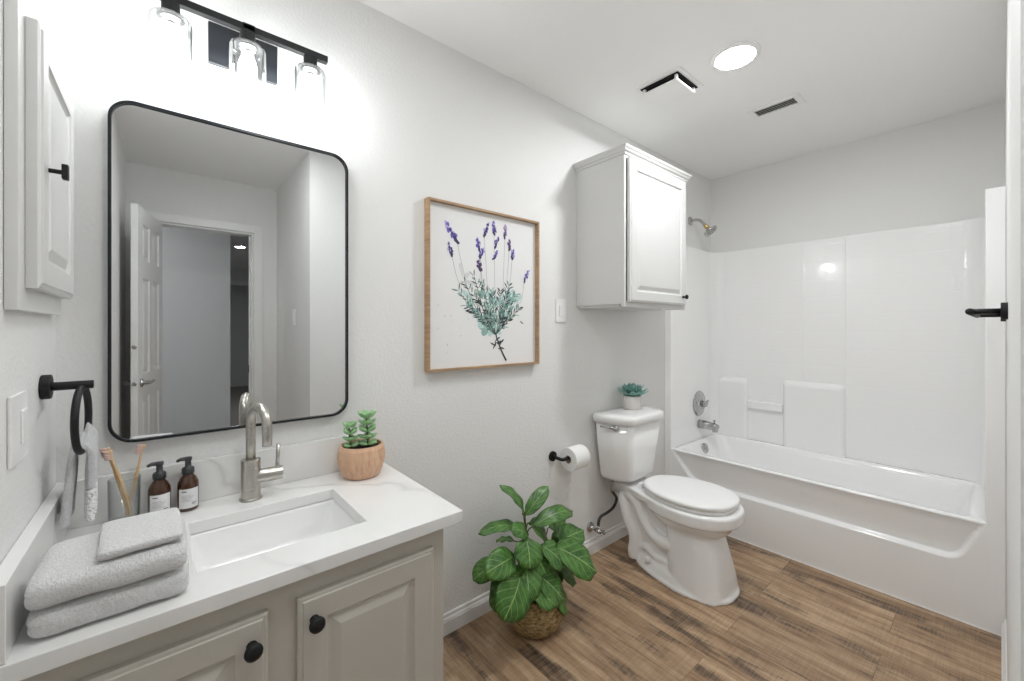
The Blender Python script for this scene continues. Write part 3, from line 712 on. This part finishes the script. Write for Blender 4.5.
# ------------------------------------------------------------ toilet paper
th_ = thing('toilet_paper_holder', (1.568, 0, .625), 'black toilet paper holder on the wall beside the toilet', 'paper holder')
bm = bmesh.new(); lathe(bm, [(0, .0005), (.026, .0005), (.026, .010), (.024, .012), (0, .012)], (1.568, 0, .625), (0, -1, 0), 28); obj('mount', bm, M['black'], th_, bevel=.0008)
bm = bmesh.new(); tube(bm, spline([(1.568, -.011, .625), (1.568, -.050, .622), (1.575, -.064, .620), (1.59, -.068, .619), (1.64, -.068, .619), (1.722, -.068, .619)], 5), .0085, 14); obj('arm', bm, M['black'], th_, smooth=True)
rl = thing('toilet_paper_roll', (1.668, -.068, .609), 'white toilet paper roll on the black holder', 'toilet paper roll')
bm = bmesh.new(); R0 = .060
lathe(bm, [(.0205, 0), (R0-.001, 0), (R0, .002), (R0, .108), (R0-.001, .110), (.0205, .110)], (1.618, -.068, .612), (1, 0, 0), 48)
obj('paper', bm, M['tissue'], rl, smooth=False, bevel=.001)
bm = bmesh.new(); lathe(bm, [(.0202, 0), (.0202, .11), (.0188, .11), (.0188, 0), (.0202, 0)], (1.618, -.068, .612), (1, 0, 0), 28); obj('cardboard_tube', bm, M['card'], rl, smooth=True)

# ------------------------------------------------------------ toilet
TC = 2.105
to = thing('toilet', (TC, -.35, 0), 'white two piece toilet with closed lid standing beside the bathtub', 'toilet')
def egg(cx, yb, yf, hw, z, n=48, pw=2.3, sq=1.0, shift=0):
    """outline: back at yb, front at yf"""
    cy = (yb+yf)/2; hl = (yb-yf)/2; pts = []
    for k in range(n):
        a = 2*PI*k/n; c_, s_ = math.cos(a), math.sin(a)
        x = hw*math.copysign(abs(c_)**(2/pw), c_); y = hl*math.copysign(abs(s_)**(2/pw), s_)
        t_ = (y+hl)/(2*hl)   # 0 front .. 1 back
        x *= 1-(1-sq)*max(0, t_-.4)/.6
        pts.append((cx+x, cy+y, z))
    return pts
bm = bmesh.new()
cx = TC+.002
# foot and pedestal
loft(bm, [egg(cx-.015, -.175, -.712, .172, .0, sq=.66, pw=2.6), egg(cx-.015, -.175, -.712, .172, .014, sq=.66, pw=2.6), egg(cx-.015, -.18, -.70, .160, .022, sq=.66, pw=2.6), egg(cx-.01, -.19, -.685, .152, .05, sq=.6, pw=2.5), egg(cx-.01, -.2, -.66, .12, .07, sq=.5, pw=2.4)])
loft(bm, [egg(cx-.012, -.40, -.700, .160, .0, pw=3), egg(cx-.010, -.40, -.684, .150, .08, pw=3), egg(cx-.006, -.39, -.658, .136, .18, pw=2.9), egg(cx-.004, -.37, -.636, .124, .27, pw=2.6), egg(cx, -.36, -.64, .13, .32, pw=2.4)])
# rear web
loft(bm, [egg(cx-.005, -.15, -.50, .080, .0, pw=3.4), egg(cx-.005, -.125, -.50, .074, .20, pw=3.4), egg(cx-.005, -.09, -.50, .082, .37, pw=3.4)])
# bowl
loft(bm, [egg(cx, -.35, -.60, .085, .25), egg(cx, -.30, -.665, .130, .285), egg(cx, -.27, -.688, .155, .318), egg(cx+.001, -.25, -.708, .178, .338, sq=.9), egg(cx+.002, -.24, -.723, .196, .348, sq=.88), egg(cx+.002, -.236, -.727, .200, .354, sq=.88),
          egg(cx+.002, -.235, -.727, .200, .398, sq=.88), egg(cx+.002, -.24, -.722, .195, .407, sq=.88), egg(cx+.002, -.25, -.71, .185, .409, sq=.88)])
# deck under the tank
trap = lambda a, b: [(TC-a, -.05), (TC-a, -.10), (TC-a-.012, -.18), (TC-b*.82, -.27), (TC-b, -.38), (TC+b, -.38), (TC+b*.82, -.27), (TC+a+.012, -.18), (TC+a, -.10), (TC+a, -.05)]
loft(bm, [[(x, y, .345) for x, y in trap(.075, .12)], [(x, y, .372) for x, y in trap(.09, .165)], [(x, y, .402) for x, y in trap(.096, .172)], [(x, y, .409) for x, y in trap(.090, .165)]])
for sg in (-1, 1):   # sculpted trapway
    b_ = TC-.002
    p_ = [(b_+sg*.050, -.12, .345), (b_+sg*.072, -.125, .325), (b_+sg*.082, -.145, .280), (b_+sg*.082, -.165, .22), (b_+sg*.082, -.195, .17), (b_+sg*.082, -.205, .11), (b_+sg*.085, -.20, .06), (b_+sg*.08, -.20, .02)]
    tube(bm, spline(p_, 6), .034, 16)
    p_ = [(b_+sg*.060, -.125, .345), (b_+sg*.080, -.185, .352), (b_+sg*.090, -.232, .325), (b_+sg*.094, -.262, .27), (b_+sg*.098, -.305, .215), (b_+sg*.100, -.36, .182), (b_+sg*.098, -.43, .175)]
    tube(bm, spline(p_, 6), .030, 16)
    p_ = [(b_+sg*.06, -.24, .09), (b_+sg*.080, -.29, .10), (b_+sg*.092, -.35, .080), (b_+sg*.092, -.42, .078)]
    tube(bm, spline(p_, 6), .022, 14)
bw = obj('bowl', bm, M['porcelain'], to, smooth=True)
m = bw.modifiers.new('remesh', 'REMESH'); m.mode = 'VOXEL'; m.voxel_size = .005; m.use_smooth_shade = True
m = bw.modifiers.new('smooth', 'SMOOTH'); m.factor = .5; m.iterations = 3
for sg in (-1,):
    bm = bmesh.new(); lathe(bm, [(0, .024), (.008, .023), (.014, .016), (.016, -.006), (0, -.006)], (TC-.122, -.305, .052), n=16); obj('bolt_cap', bm, M['plastic'], bw, smooth=True)
bm = bmesh.new()
loft(bm, [egg(cx+.002, -.246, -.694, .177, .4105, sq=.9), egg(cx+.002, -.243, -.698, .181, .413, sq=.9), egg(cx+.002, -.243, -.698, .181, .424, sq=.9), egg(cx+.002, -.246, -.694, .176, .427, sq=.9)]); obj('seat', bm, M['plastic'], to, smooth=True)
bm = bmesh.new()
loft(bm, [egg(cx+.002, -.238, -.700, .184, .4325, sq=.9), egg(cx+.002, -.234, -.706, .189, .435, sq=.9), egg(cx+.002, -.234, -.706, .189, .447, sq=.9), egg(cx+.002, -.240, -.700, .184, .453, sq=.9), egg(cx+.002, -.257, -.684, .167, .4565, sq=.9), egg(cx+.002, -.29, -.64, .13, .4585, sq=.92), egg(cx+.002, -.38, -.54, .05, .460)])
obj('lid', bm, M['plastic'], to, smooth=True)
for hx in (cx-.085, cx+.050): obj('hinge', boxes((hx, hx+.04, -.244, -.222, .409, .438)), M['plastic'], to, bevel=.005)
def tankring(z, hb, hf, yb, ys, yf, grow=0):
    base = [(TC-hb, yb), (TC+hb, yb), (TC+hb*.995, ys), (TC+hf, yf), (TC-hf, yf), (TC-hb*.995, ys)]
    out = []; rads = [.012, .012, .03, .03, .03, .03]
    for i, p in enumerate(base):
        a_, b_ = Vector(base[i-1]), Vector(base[(i+1) % 6]); p = Vector(p)
        da, db = (a_-p).normalized(), (b_-p).normalized(); r_ = rads[i]
        s0_, s1_ = p+da*r_, p+db*r_
        for k in range(5):
            t_ = k/4; out.append(((1-t_)**2*s0_+2*t_*(1-t_)*p+t_*t_*s1_))
    return [(q.x, q.y, z) for q in out]
bm = bmesh.new(); loft(bm, [tankring(.432, .150, .095, -.045, -.135, -.185), tankring(.440, .165, .11, -.035, -.14, -.198), tankring(.46, .172, .118, -.03, -.14, -.205), tankring(.60, .190, .133, -.026, -.138, -.220), tankring(.772, .207, .148, -.022, -.135, -.235)])
tk = obj('tank', bm, M['porcelain'], to, smooth=True)
bm = bmesh.new(); loft(bm, [tankring(.763, .210, .152, -.020, -.135, -.239), tankring(.766, .218, .158, -.014, -.135, -.246), tankring(.795, .221, .160, -.012, -.135, -.250), tankring(.808, .217, .157, -.014, -.135, -.246), tankring(.813, .205, .148, -.025, -.135, -.232), tankring(.815, .15, .11, -.05, -.13, -.19)])
obj('tank_lid', bm, M['porcelain'], to, smooth=True)
bm = bmesh.new(); cxl, cyl = TC-.178, -.186; nn = Vector((-.87, -.49, 0)).normalized() if False else Vector((-.80, -.60, 0))
c0 = Vector((TC-.172, -.1935, .746)); c0 = Vector((TC-.1965, -.1565, .747)); nn = Vector((-.86, -.51, 0)); lathe(bm, [(0, 0), (.0165, 0), (.0165, .006), (.012, .010), (0, .011)], c0-nn*.002, nn, 20)
sd = Vector((-.35, .94, 0)); tube(bm, [c0+nn*.012-sd*.008, c0+nn*.016+sd*.03+Vector((0, 0, .002)), c0+nn*.018+sd*.085+Vector((0, 0, .004))], [.0085, .007, .005], 12)
obj('flush_lever', bm, M['chrome'], tk, smooth=True, label='chrome flush lever')
# supply valve and hose
sv = thing('water_supply_valve', (1.88, 0, .153), 'chrome shut off valve with dark braided hose below the toilet tank', 'water valve')
bm = bmesh.new(); lathe(bm, [(0, .0005), (.030, .0005), (.028, .006), (.014, .010), (.009, .011), (.009, .045), (.013, .046), (.013, .075), (0, .075)], (1.88, 0, .153), (0, -1, 0), 24); obj('valve_body', bm, M['chrome'], sv, smooth=True)
bm = bmesh.new(); lathe(bm, [(.006, .0), (.006, .018), (.017, .019), (.019, .024), (.017, .030), (0, .031)], (1.886, -.062, .150), (.75, -.6, -.25), 20, sy=.65); tube(bm, [(1.88, -.06, .155), (1.88, -.06, .182)], .0085, 12); obj('valve_handle', bm, M['chrome'], sv, smooth=True)
bm = bmesh.new(); tube(bm, spline([(1.88, -.060, .180), (1.884, -.060, .210), (1.91, -.058, .228), (1.97, -.048, .224), (2.05, -.038, .232), (2.082, -.038, .275), (2.03, -.055, .325), (1.975, -.082, .365), (1.957, -.100, .395)], 8), .0080, 12); obj('hose', bm, M['hose'], sv, smooth=True, label='dark braided supply hose')
bm = bmesh.new(); lathe(bm, [(.0, -.02), (.008, -.02), (.009, .006), (.014, .008), (.014, .037), (0, .037)], (1.953, -.100, .393), n=12); obj('hose_nut', bm, M['chrome'], sv, smooth=False)

# succulent on the tank
QX, QY, QZ = 2.150, -.100, .8155
sp_ = thing('potted_succulent', (QX, QY, QZ), 'blue green rosette succulent in a small white pot on the toilet tank', 'potted plant')
bm = bmesh.new(); lathe(bm, [(0, 0), (.048, 0), (.052, .004), (.0535, .078), (.0525, .080), (.049, .079), (.048, .068), (0, .068)], (QX, QY, QZ), n=36); obj('pot', bm, M['ceramic'], sp_, smooth=True)
bm = bmesh.new(); rnd = random.Random(3)
for lv, (m_, l_, up) in enumerate(((10, .100, .30), (9, .088, .62), (8, .070, 1.1), (5, .055, 2.2))):
    for k in range(m_):
        a = 2*PI*k/m_+lv*.5+rnd.uniform(-.15, .15); ellip(bm, (QX, QY, QZ+.072+.007*lv), (math.cos(a), math.sin(a), up*rnd.uniform(.85, 1.15)), l_*rnd.uniform(.9, 1.1), .044, .009, n=8, bend=.16)
obj('leaves', bm, M['succblue'], sp_, smooth=True)

# ------------------------------------------------------------ fiddle leaf plant in a basket
BX, BY = 1.248, -.205
fl = thing('fiddle_leaf_plant', (BX, BY, 0), 'leafy green fiddle leaf fig in a woven basket on the floor between vanity and toilet', 'potted plant')
bm = bmesh.new(); rings = []
for r_, h in ((.0, .002), (.088, .002), (.104, .012), (.123, .045), (.131, .085), (.127, .120), (.113, .150), (.106, .160), (.101, .160), (.104, .148), (.108, .130), (0, .130)):
    rings.append([(BX+(r_+(.0018*math.sin(k*2.5+h*300) if r_ > .08 else 0))*math.cos(2*PI*k/60), BY+(r_+(.0018*math.sin(k*2.5+h*300) if r_ > .08 else 0))*math.sin(2*PI*k/60), h) for k in range(60)])
loft(bm, rings, False, False); bmesh.ops.remove_doubles(bm, verts=bm.verts, dist=1e-6); obj('basket', bm, M['basket'], fl, smooth=True, label='round woven seagrass basket')
bm = bmesh.new(); lathe(bm, [(0, .146), (.05, .148), (.095, .142), (.099, .131), (0, .1305)], (BX, BY, 0), n=28); obj('soil', bm, M['soil'], fl, smooth=True)
LEAVES = [
 ((1.16, -.24, .33), (1.10, -.33, .22), .12, (-.3, -.8, .4), .15),
 ((1.25, -.24, .36), (1.33, -.31, .27), .11, (.3, -.8, .5), .18),
 ((1.21, -.20, .40), (1.10, -.23, .47), .075, (-.2, -.6, .7), .25),
 ((1.29, -.22, .27), (1.40, -.25, .17), .12, (.3, -.8, .4), .15),
 ((1.22, -.23, .29), (1.20, -.32, .17), .12, (0, -.8, .5), .15),
 ((1.12, -.19, .27), (1.02, -.22, .16), .11, (-.3, -.8, .3), .15),
 ((1.199, -.19, .483), (1.095, -.16, .635), .056, (.3, -.6, .5), .3),
 ((1.205, -.19, .481), (1.337, -.2, .582), .062, (-.5, -.6, .5), .3),
 ((1.237, -.2, .427), (1.484, -.22, .433), .077, (-.1, -.5, .8), .35),
 ((1.182, -.19, .436), (.981, -.16, .468), .059, (.1, -.4, .9), .3),
 ((1.168, -.16, .373), (1.131, -.08, .358), .04, (0, -.3, .9), .2),
 ((1.166, -.24, .418), (1.124, -.31, .335), .127, (-.1, -.85, .5), .15),
 ((1.108, -.23, .359), (.942, -.26, .366), .107, (-.2, -.75, .6), .2),
 ((1.063, -.18, .337), (.958, -.15, .281), .082, (-.5, -.6, .6), .25),
 ((1.206, -.24, .345), (1.224, -.3, .267), .11, (.1, -.8, .55), .15),
 ((1.111, -.27, .301), (.973, -.33, .21), .156, (-.1, -.93, .35), .15),
 ((1.201, -.27, .267), (1.291, -.34, .15), .13, (.2, -.8, .55), .15),
 ((1.14, -.28, .246), (1.221, -.36, .17), .09, (.1, -.7, .7), .15),
 ((1.28, -.28, .189), (1.327, -.33, .079), .112, (.5, -.75, .3), .2),
 ((1.325, -.25, .335), (1.485, -.36, .205), .150, (.05, -.75, .7), .14),
 ((1.349, -.2, .301), (1.588, -.2, .303), .114, (.1, -.6, .8), .15),
 ((1.389, -.2, .301), (1.329, -.22, .464), .064, (.7, -.6, -.1), .2),
 ((1.214, -.2, .452), (1.37, -.18, .291), .108, (.3, -.6, .6), .2),
 ((1.337, -.22, .268), (1.44, -.28, .135), .10, (.5, -.8, .2), .2),
 ((1.122, -.2, .282), (1.022, -.22, .209), .107, (-.6, -.7, .3), .2),
 ((1.267, -.22, .28), (1.33, -.28, .195), .105, (.4, -.7, .5), .2),
 ((1.172, -.22, .251), (1.199, -.26, .145), .102, (0, -.9, .4), .1),
 ((1.367, -.17, .371), (1.567, -.1, .344), .068, (.4, -.7, .4), .1),
]
def leaf(bm, uvl, b, t_, w, nrm, curl, nu=12, nv=8):
    b, t_ = Vector(b), Vector(t_); d = t_-b; L = d.length; dn = d.normalized(); nr = Vector(nrm); nr = (nr-dn*nr.dot(dn)).normalized(); s = dn.cross(nr)
    V = []
    for i in range(nu+1):
        u = i/nu; wf = 1.16*(math.sin(PI*min(1, u**.9))**.5)*(.80+.24*u) if 0 < u < 1 else .03
        if u < .12: wf *= u/.12*.8+.2
        row = []
        for j in range(nv+1):
            v = -1+2*j/nv
            arch = math.sin(PI*u)*curl*L*.45
            cup = abs(v)**1.5*w*.10*(1-2*u)+.004*math.sin(u*15+v*3)*abs(v)
            row.append(bm.verts.new(b+dn*L*u+s*(v*w/2*wf)+nr*(arch+cup)))
        V.append(row)
    for i in range(nu):
        for j in range(nv):
            f = bm.faces.new((V[i][j], V[i+1][j], V[i+1][j+1], V[i][j+1]))
            for lp, (a_, c_) in zip(f.loops, ((i, j), (i+1, j), (i+1, j+1), (i, j+1))): lp[uvl].uv = (a_/nu, c_/nv)
bm = bmesh.new(); uvl = bm.loops.layers.uv.new('UVMap')
for L_ in LEAVES: leaf(bm, uvl, *L_)
fo = obj('foliage', bm, M['leaf'], fl, smooth=True)
m = fo.modifiers.new('thick', 'SOLIDIFY'); m.thickness = .0014; m.offset = 0
bm = bmesh.new(); main = spline([(1.243, -.18, .14), (1.232, -.185, .25), (1.215, -.19, .37), (1.202, -.19, .48), (1.20, -.19, .50)], 8); tube(bm, main, .0055, 8)
tube(bm, spline([(1.255, -.18, .14), (1.29, -.185, .22), (1.345, -.2, .30), (1.385, -.2, .31)], 8), .0045, 8)
for L_ in LEAVES:
    b = Vector(L_[0]); q = min(main, key=lambda p: abs(p.z-(b.z-.03))); 
    if L_[0][0] < 1.33: tube(bm, spline([q, (q+b)/2+Vector((0, 0, .006)), b, b+(Vector(L_[1])-b)*.08], 4), .0026, 6)
    else: tube(bm, spline([(1.30, -.19, .235), ((1.30+b.x)/2, (-.19+b.y)/2, (.24+b.z)/2+.01), b], 4), .0028, 6)
obj('stems', bm, M['stem'], fl, smooth=True)

# ------------------------------------------------------------ bathtub
XT = 2.70
tb = thing('bathtub', (3.05, -.77, 0), 'one piece glossy white bathtub with moulded shower walls beside the toilet', 'bathtub')
ZR = .462
def apron():
    bm = bmesh.new(); ny, nz_ = 210, 92; y0, y1 = -.001, RW+.001; V = []
    zb, yl, yr = .268, -.205, -1.405
    for i in range(ny+1):
        y = y0+(y1-y0)*i/ny; row = []
        for j in range(nz_+1):
            z = (ZR-.008)*j/nz_
            lo = -.047-(ZR-z)/(ZR-zb)*(.158); hi = -1.484+(ZR-z)/(ZR-zb)*(.079)
            dedge = min(lo-y, y-hi)
            # rounded lower corners
            dz = z-zb; r = .045; e = min(dedge, dz)
            if dedge < r and dz < r and dedge > -r: e = r-math.hypot(max(0, r-dedge), max(0, r-dz))
            k = max(0, min(1, e/.007)); k = k*k*(3-2*k)
            depth = .005+.034*max(0, min(1, (ZR-z)/(ZR-zb)))
            if z > ZR-.006: depth *= (ZR-z)/.006
            row.append(bm.verts.new((XT+depth*k, y, z)))
        V.append(row)
    for i in range(ny):
        for j in range(nz_): bm.faces.new((V[i][j], V[i+1][j], V[i+1][j+1], V[i][j+1]))
    return bm
obj('apron', apron(), M['acrylic'], tb, smooth=True)
bm = bmesh.new(); rings = []
def tring(ix0, ix1, iy0, iy1, z, r): return [(x, y, z) for x, y in rrect(XT+ix0, 3.388-ix1, -1.490+iy1, -.041-iy0, r, 10)]
rings = [tring(.0, -.015, 0, 0, ZR-.009, .004), tring(.0006, -.015, 0, 0, ZR-.005, .005), tring(.002, -.015, 0, 0, ZR-.002, .006), tring(.006, -.015, 0, 0, ZR, .008), tring(.040, .045, .045, .04, ZR, .05), tring(.048, .052, .055, .048, ZR-.006, .06), tring(.060, .062, .068, .06, ZR-.03, .07), tring(.090, .075, .11, .10, .34, .09), tring(.105, .09, .14, .18, .18, .10), tring(.13, .12, .17, .24, .135, .10), tring(.20, .2, .3, .36, .122, .08)]
loft(bm, rings, False, True); obj('basin', bm, M['acrylic'], tb, smooth=True)
bm = bmesh.new(); c0 = Vector((3.045, -.124, .415)); ax = Vector((0, -.97, .22)).normalized()
lathe(bm, [(0, -.008), (.037, -.008), (.037, .004), (.033, .009), (.012, .010), (.010, .013), (0, .013)], c0, ax, 28); obj('overflow_plate', bm, M['chrome'], tb, smooth=True, label='round chrome overflow plate')
bm = boxes((XT-.004, XT, RW+.002, -.014, .0005, .005)); obj('caulk_line', bm, M['plastic'], tb, label='white caulk bead along the floor')
# surround
su = tb
def upath(r=.10, n=8):
    inn = [(XT+.006, -.041), (XT+.0, -.047)] ; inn = [(XT, -.041)]
    xb = 3.388; ya, yb = -.047, -1.484
    for k in range(n+1): a = PI/2*(1-k/n); inn.append((xb-r+r*math.cos(a), ya-r+r*math.sin(a)))
    for k in range(n+1): a = -PI/2*k/n; inn.append((xb-r+r*math.cos(a), yb+r+r*math.sin(a)))
    inn.append((XT, yb-.006)); return inn
inn = upath(); inn[0] = (XT+.006, -.047); inn[-1] = (XT+.006, -1.484)
left = [(XT+.0, -.041)]; right = [(XT+.0, -1.490)]
path = [(XT, -.002)]+left+inn+right+[(XT, RW+.002), (3.4085, RW+.002), (3.4085, -.002)]
# outline closed anticlockwise: front-left return, inner U, front-right return, outer shell
bm = bmesh.new()
tops = []
loft(bm, [[(x, y, z) for x, y in path] for z in (ZR-.004, 1.885, 1.897)], True, True)
obj('wall_panels', bm, M['acrylic_tile'], su, bevel=.003)
for sy0, sy1, z1_, dp in ((-.07, -.292, .915, .032), (-.525, -.875, .925, .032)):
    bm = bmesh.new()
    loft(bm, [[(x, y, z) for y, z in rrect(sy1+e, sy0-e, ZR-.06, z1_-e*1.4, .028, 6)] for x, e in ((3.3895, -.004), (3.386, 0), (3.378, .004), (3.371, .010), (3.366, .018), (3.3635, .028))], True, True); obj('shelf', bm, M['acrylic'], su, bevel=.0005)
bm = bmesh.new(); loft(bm, [[(x, y, z) for x, y in rrect(3.362+e, 3.392, -.524, -.293, .008, 3)] for e, z in ((.012, .690), (0, .702), (0, .748), (.006, .756))]); obj('soap_bar', bm, M['acrylic'], su, bevel=.003)
for yy in (-.642, -.873):
    bm = boxes((3.384, 3.390, yy-.004, yy+.004, .94 if yy > -.8 or True else .5, 1.885)); obj('rib', bm, M['acrylic'], su, bevel=.002)
for fy0, fy1 in ((-.0465, -.0012), (RW+.0012, -1.4885)): obj('end_flange', boxes((XT-.0006, XT+.012, fy0, fy1, .006, 1.8935)), M['acrylic'], su, bevel=.0004)
# fixtures
tv = thing('shower_valve', (3.12, -.047, .72), 'round chrome shower valve trim on the tub end wall', 'shower valve')
bm = bmesh.new(); lathe(bm, [(0, .0005), (.094, .0005), (.096, .003), (.092, .008), (.064, .013), (.036, .016), (.034, .020), (0, .020)], (3.108, -.047, .728), (0, -1, 0), 40); obj('escutcheon', bm, M['chrome'], tv, smooth=True)
bm = bmesh.new(); lathe(bm, [(0, .020), (.024, .020), (.022, .055), (.019, .060), (0, .061)], (3.108, -.047, .728), (0, -1, 0), 24); tube(bm, [(3.108, -.100, .728), (3.128, -.104, .745), (3.130, -.108, .758)], [.009, .008, .006], 10); obj('handle', bm, M['chrome'], tv, smooth=True)
ts = thing('tub_spout', (3.125, -.047, .555), 'chrome tub spout below the shower valve', 'tub spout')
bm = bmesh.new(); tube(bm, [(3.115, -.0475, .572), (3.115, -.10, .572), (3.115, -.155, .568), (3.115, -.184, .562), (3.115, -.188, .560)], [.033, .032, .029, .026, .016], 20); tube(bm, [(3.115, -.166, .562), (3.115, -.167, .532)], .021, 16); obj('spout_body', bm, M['chrome'], ts, smooth=True)
bm = bmesh.new(); tube(bm, [(3.115, -.160, .590), (3.115, -.160, .610)], .005, 10); lathe(bm, [(0, .608), (.010, .608), (.010, .617), (0, .618)], (3.115, -.160, 0), n=12); obj('diverter_knob', bm, M['chrome'], ts, smooth=True)
sh = thing('wall_shower', (3.066, 0, 2.11), 'chrome shower head on a bent arm above the tub surround', 'shower head')
bm = bmesh.new(); lathe(bm, [(0, .0005), (.033, .0005), (.031, .008), (.014, .014), (.011, .016)], (3.066, 0, 2.112), (0, -1, 0), 28); obj('flange', bm, M['chrome'], sh, smooth=True)
bm = bmesh.new(); tube(bm, spline([(3.066, -.012, 2.112), (3.066, -.045, 2.113), (3.066, -.08, 2.098), (3.066, -.118, 2.055)], 6), .0105, 14); obj('arm', bm, M['chrome'], sh, smooth=True)
dd = Vector((.05, -.62, -.78)).normalized(); p0 = Vector((3.066, -.115, 2.058))
bm = bmesh.new(); lathe(bm, [(0, 0), (.0145, 0), (.0155, .004), (.0155, .022), (.012, .026), (0, .026)], p0, dd, 18); obj('collar', bm, M['brass'], sh, smooth=True, label='brass coloured ball joint collar')
bm = bmesh.new(); lathe(bm, [(.011, .022), (.016, .034), (.034, .048), (.049, .056), (.050, .066), (.047, .069), (.036, .067), (0, .066)], p0, dd, 30, cap0=True); hd = obj('spray_head', bm, M['chrome'], sh, smooth=True)
bm = bmesh.new(); u_, w_ = basis(dd)
for rr_, m_ in ((.012, 6), (.022, 10), (.031, 14)):
    for k in range(m_): a = 2*PI*k/m_; q = p0+dd*.066+u_*rr_*math.cos(a)+w_*rr_*math.sin(a); tube(bm, [q, q+dd*.003], .0018, 6)
obj('nozzles', bm, M['pump'], hd)

# towel bar on the right wall
bar = thing('towel_bar', (2.25, RW, 1.352), 'matte black towel bar on the right wall next to the tub', 'towel bar')
for x in (1.96, 2.57):
    bm = bmesh.new(); lathe(bm, [(0, .0005), (.026, .0005), (.026, .013), (.025, .015), (0, .015)], (x, RW, 1.352), (0, 1, 0), 28); obj('mount', bm, M['black'], bar, bevel=.0008)
    bm = bmesh.new(); tube(bm, [(x, RW+.014, 1.352), (x, RW+.082, 1.352)], .0085, 16); obj('post', bm, M['black'], bar, smooth=True)
bm = bmesh.new(); tube(bm, [(1.942, RW+.078, 1.352), (1.948, RW+.078, 1.352), (2.582, RW+.078, 1.352), (2.588, RW+.078, 1.352)], [.006, .0105, .0105, .006], 18); obj('bar', bm, M['black'], bar, smooth=True)

# ------------------------------------------------------------ ceiling fixtures
def disc(loc, r, lab, mat):
    t_ = thing('ceiling_light', loc, lab, 'ceiling light', None); x, y, z = loc
    bm = bmesh.new(); lathe(bm, [(r+.022, 0), (r+.020, -.006), (r+.006, -.012), (r, -.010), (r, -.003)], (x, y, z), n=48); obj('trim_ring', bm, M['plastic'], t_, smooth=True)
    bm = bmesh.new(); lathe(bm, [(r, -.0095), (r*.6, -.0125), (0, -.0135)], (x, y, z), n=40); obj('diffuser', bm, mat, t_, smooth=True)
disc((1.937, -.767, HC), .078, 'round recessed ceiling light glowing near the exhaust fan', M['disc'])
disc((.42, -1.15, HC), .15, 'unseen wide round fill light added to the ceiling over the viewer', M['roomfill'])  # added to even out the brightness, never in view
disc((-.9, -3.1, HC), .14, 'unseen round hall light added as fill outside the open door', M['hallfill'])  # added out of view to send fill through the doorway
disc((.88, -5.8, HC), .06, 'round hall ceiling light seen only in the mirror reflection', M['halldisc'])
ef = thing('exhaust_fan', (1.935, -.455, HC), 'square white exhaust fan cover on the ceiling', 'exhaust fan')
obj('housing', boxes((1.815, 2.055, -.575, -.335, HC-.006, HC-.0002)), M['plastic'], ef, bevel=.002)
obj('vent_shade_plate', boxes((1.836, 2.034, -.554, -.356, HC-.010, HC-.006)), M['dark'], ef, label='black plate painted as the shade in the gap around the cover')  # shade under the cover put in as a solid black plate
bm = bmesh.new(); loft(bm, [[(x, y, z) for x, y in rrect(1.842+e, 2.028-e, -.548+e, -.362-e, .012, 4)] for e, z in ((0, HC-.030), (0, HC-.036), (.008, HC-.040))]); obj('cover', bm, M['plastic'], ef, smooth=False, bevel=.001)
for x in (1.845, 2.013):
    for y in (-.545, -.377): obj('post', boxes((x, x+.012, y, y+.012, HC-.031, HC-.009)), M['plastic'], ef)
av = thing('air_vent', (2.55, -.735, HC), 'small slotted air vent on the ceiling nearer the tub', 'air vent')
vx0, vx1, vy0, vy1 = 2.478, 2.618, -.860, -.612
obj('vent_frame', boxes((vx0, vx1, vy0, vy0+.03, HC-.008, HC-.0002), (vx0, vx1, vy1-.03, vy1, HC-.008, HC-.0002), (vx0, vx0+.032, vy0+.03, vy1-.03, HC-.008, HC-.0002), (vx1-.032, vx1, vy0+.03, vy1-.03, HC-.008, HC-.0002)), M['plastic'], av, bevel=.002)
obj('vent_shade_plate', boxes((vx0+.031, vx1-.031, vy0+.029, vy1-.029, HC-.002, HC-.0003)), M['dark'], av, label='black plate painted as the shade behind the slats')  # shade of the duct painted as a flat black plate
for k in range(4):
    xx = vx0+.040+k*.018; bm = bmesh.new(); loft(bm, [[(xx, y, HC-.0075), (xx+.0015, y, HC-.0075), (xx+.0075, y, HC-.002), (xx+.006, y, HC-.002)] for y in (vy0+.03, vy1-.03)]); obj('slat', bm, M['plastic'], av)
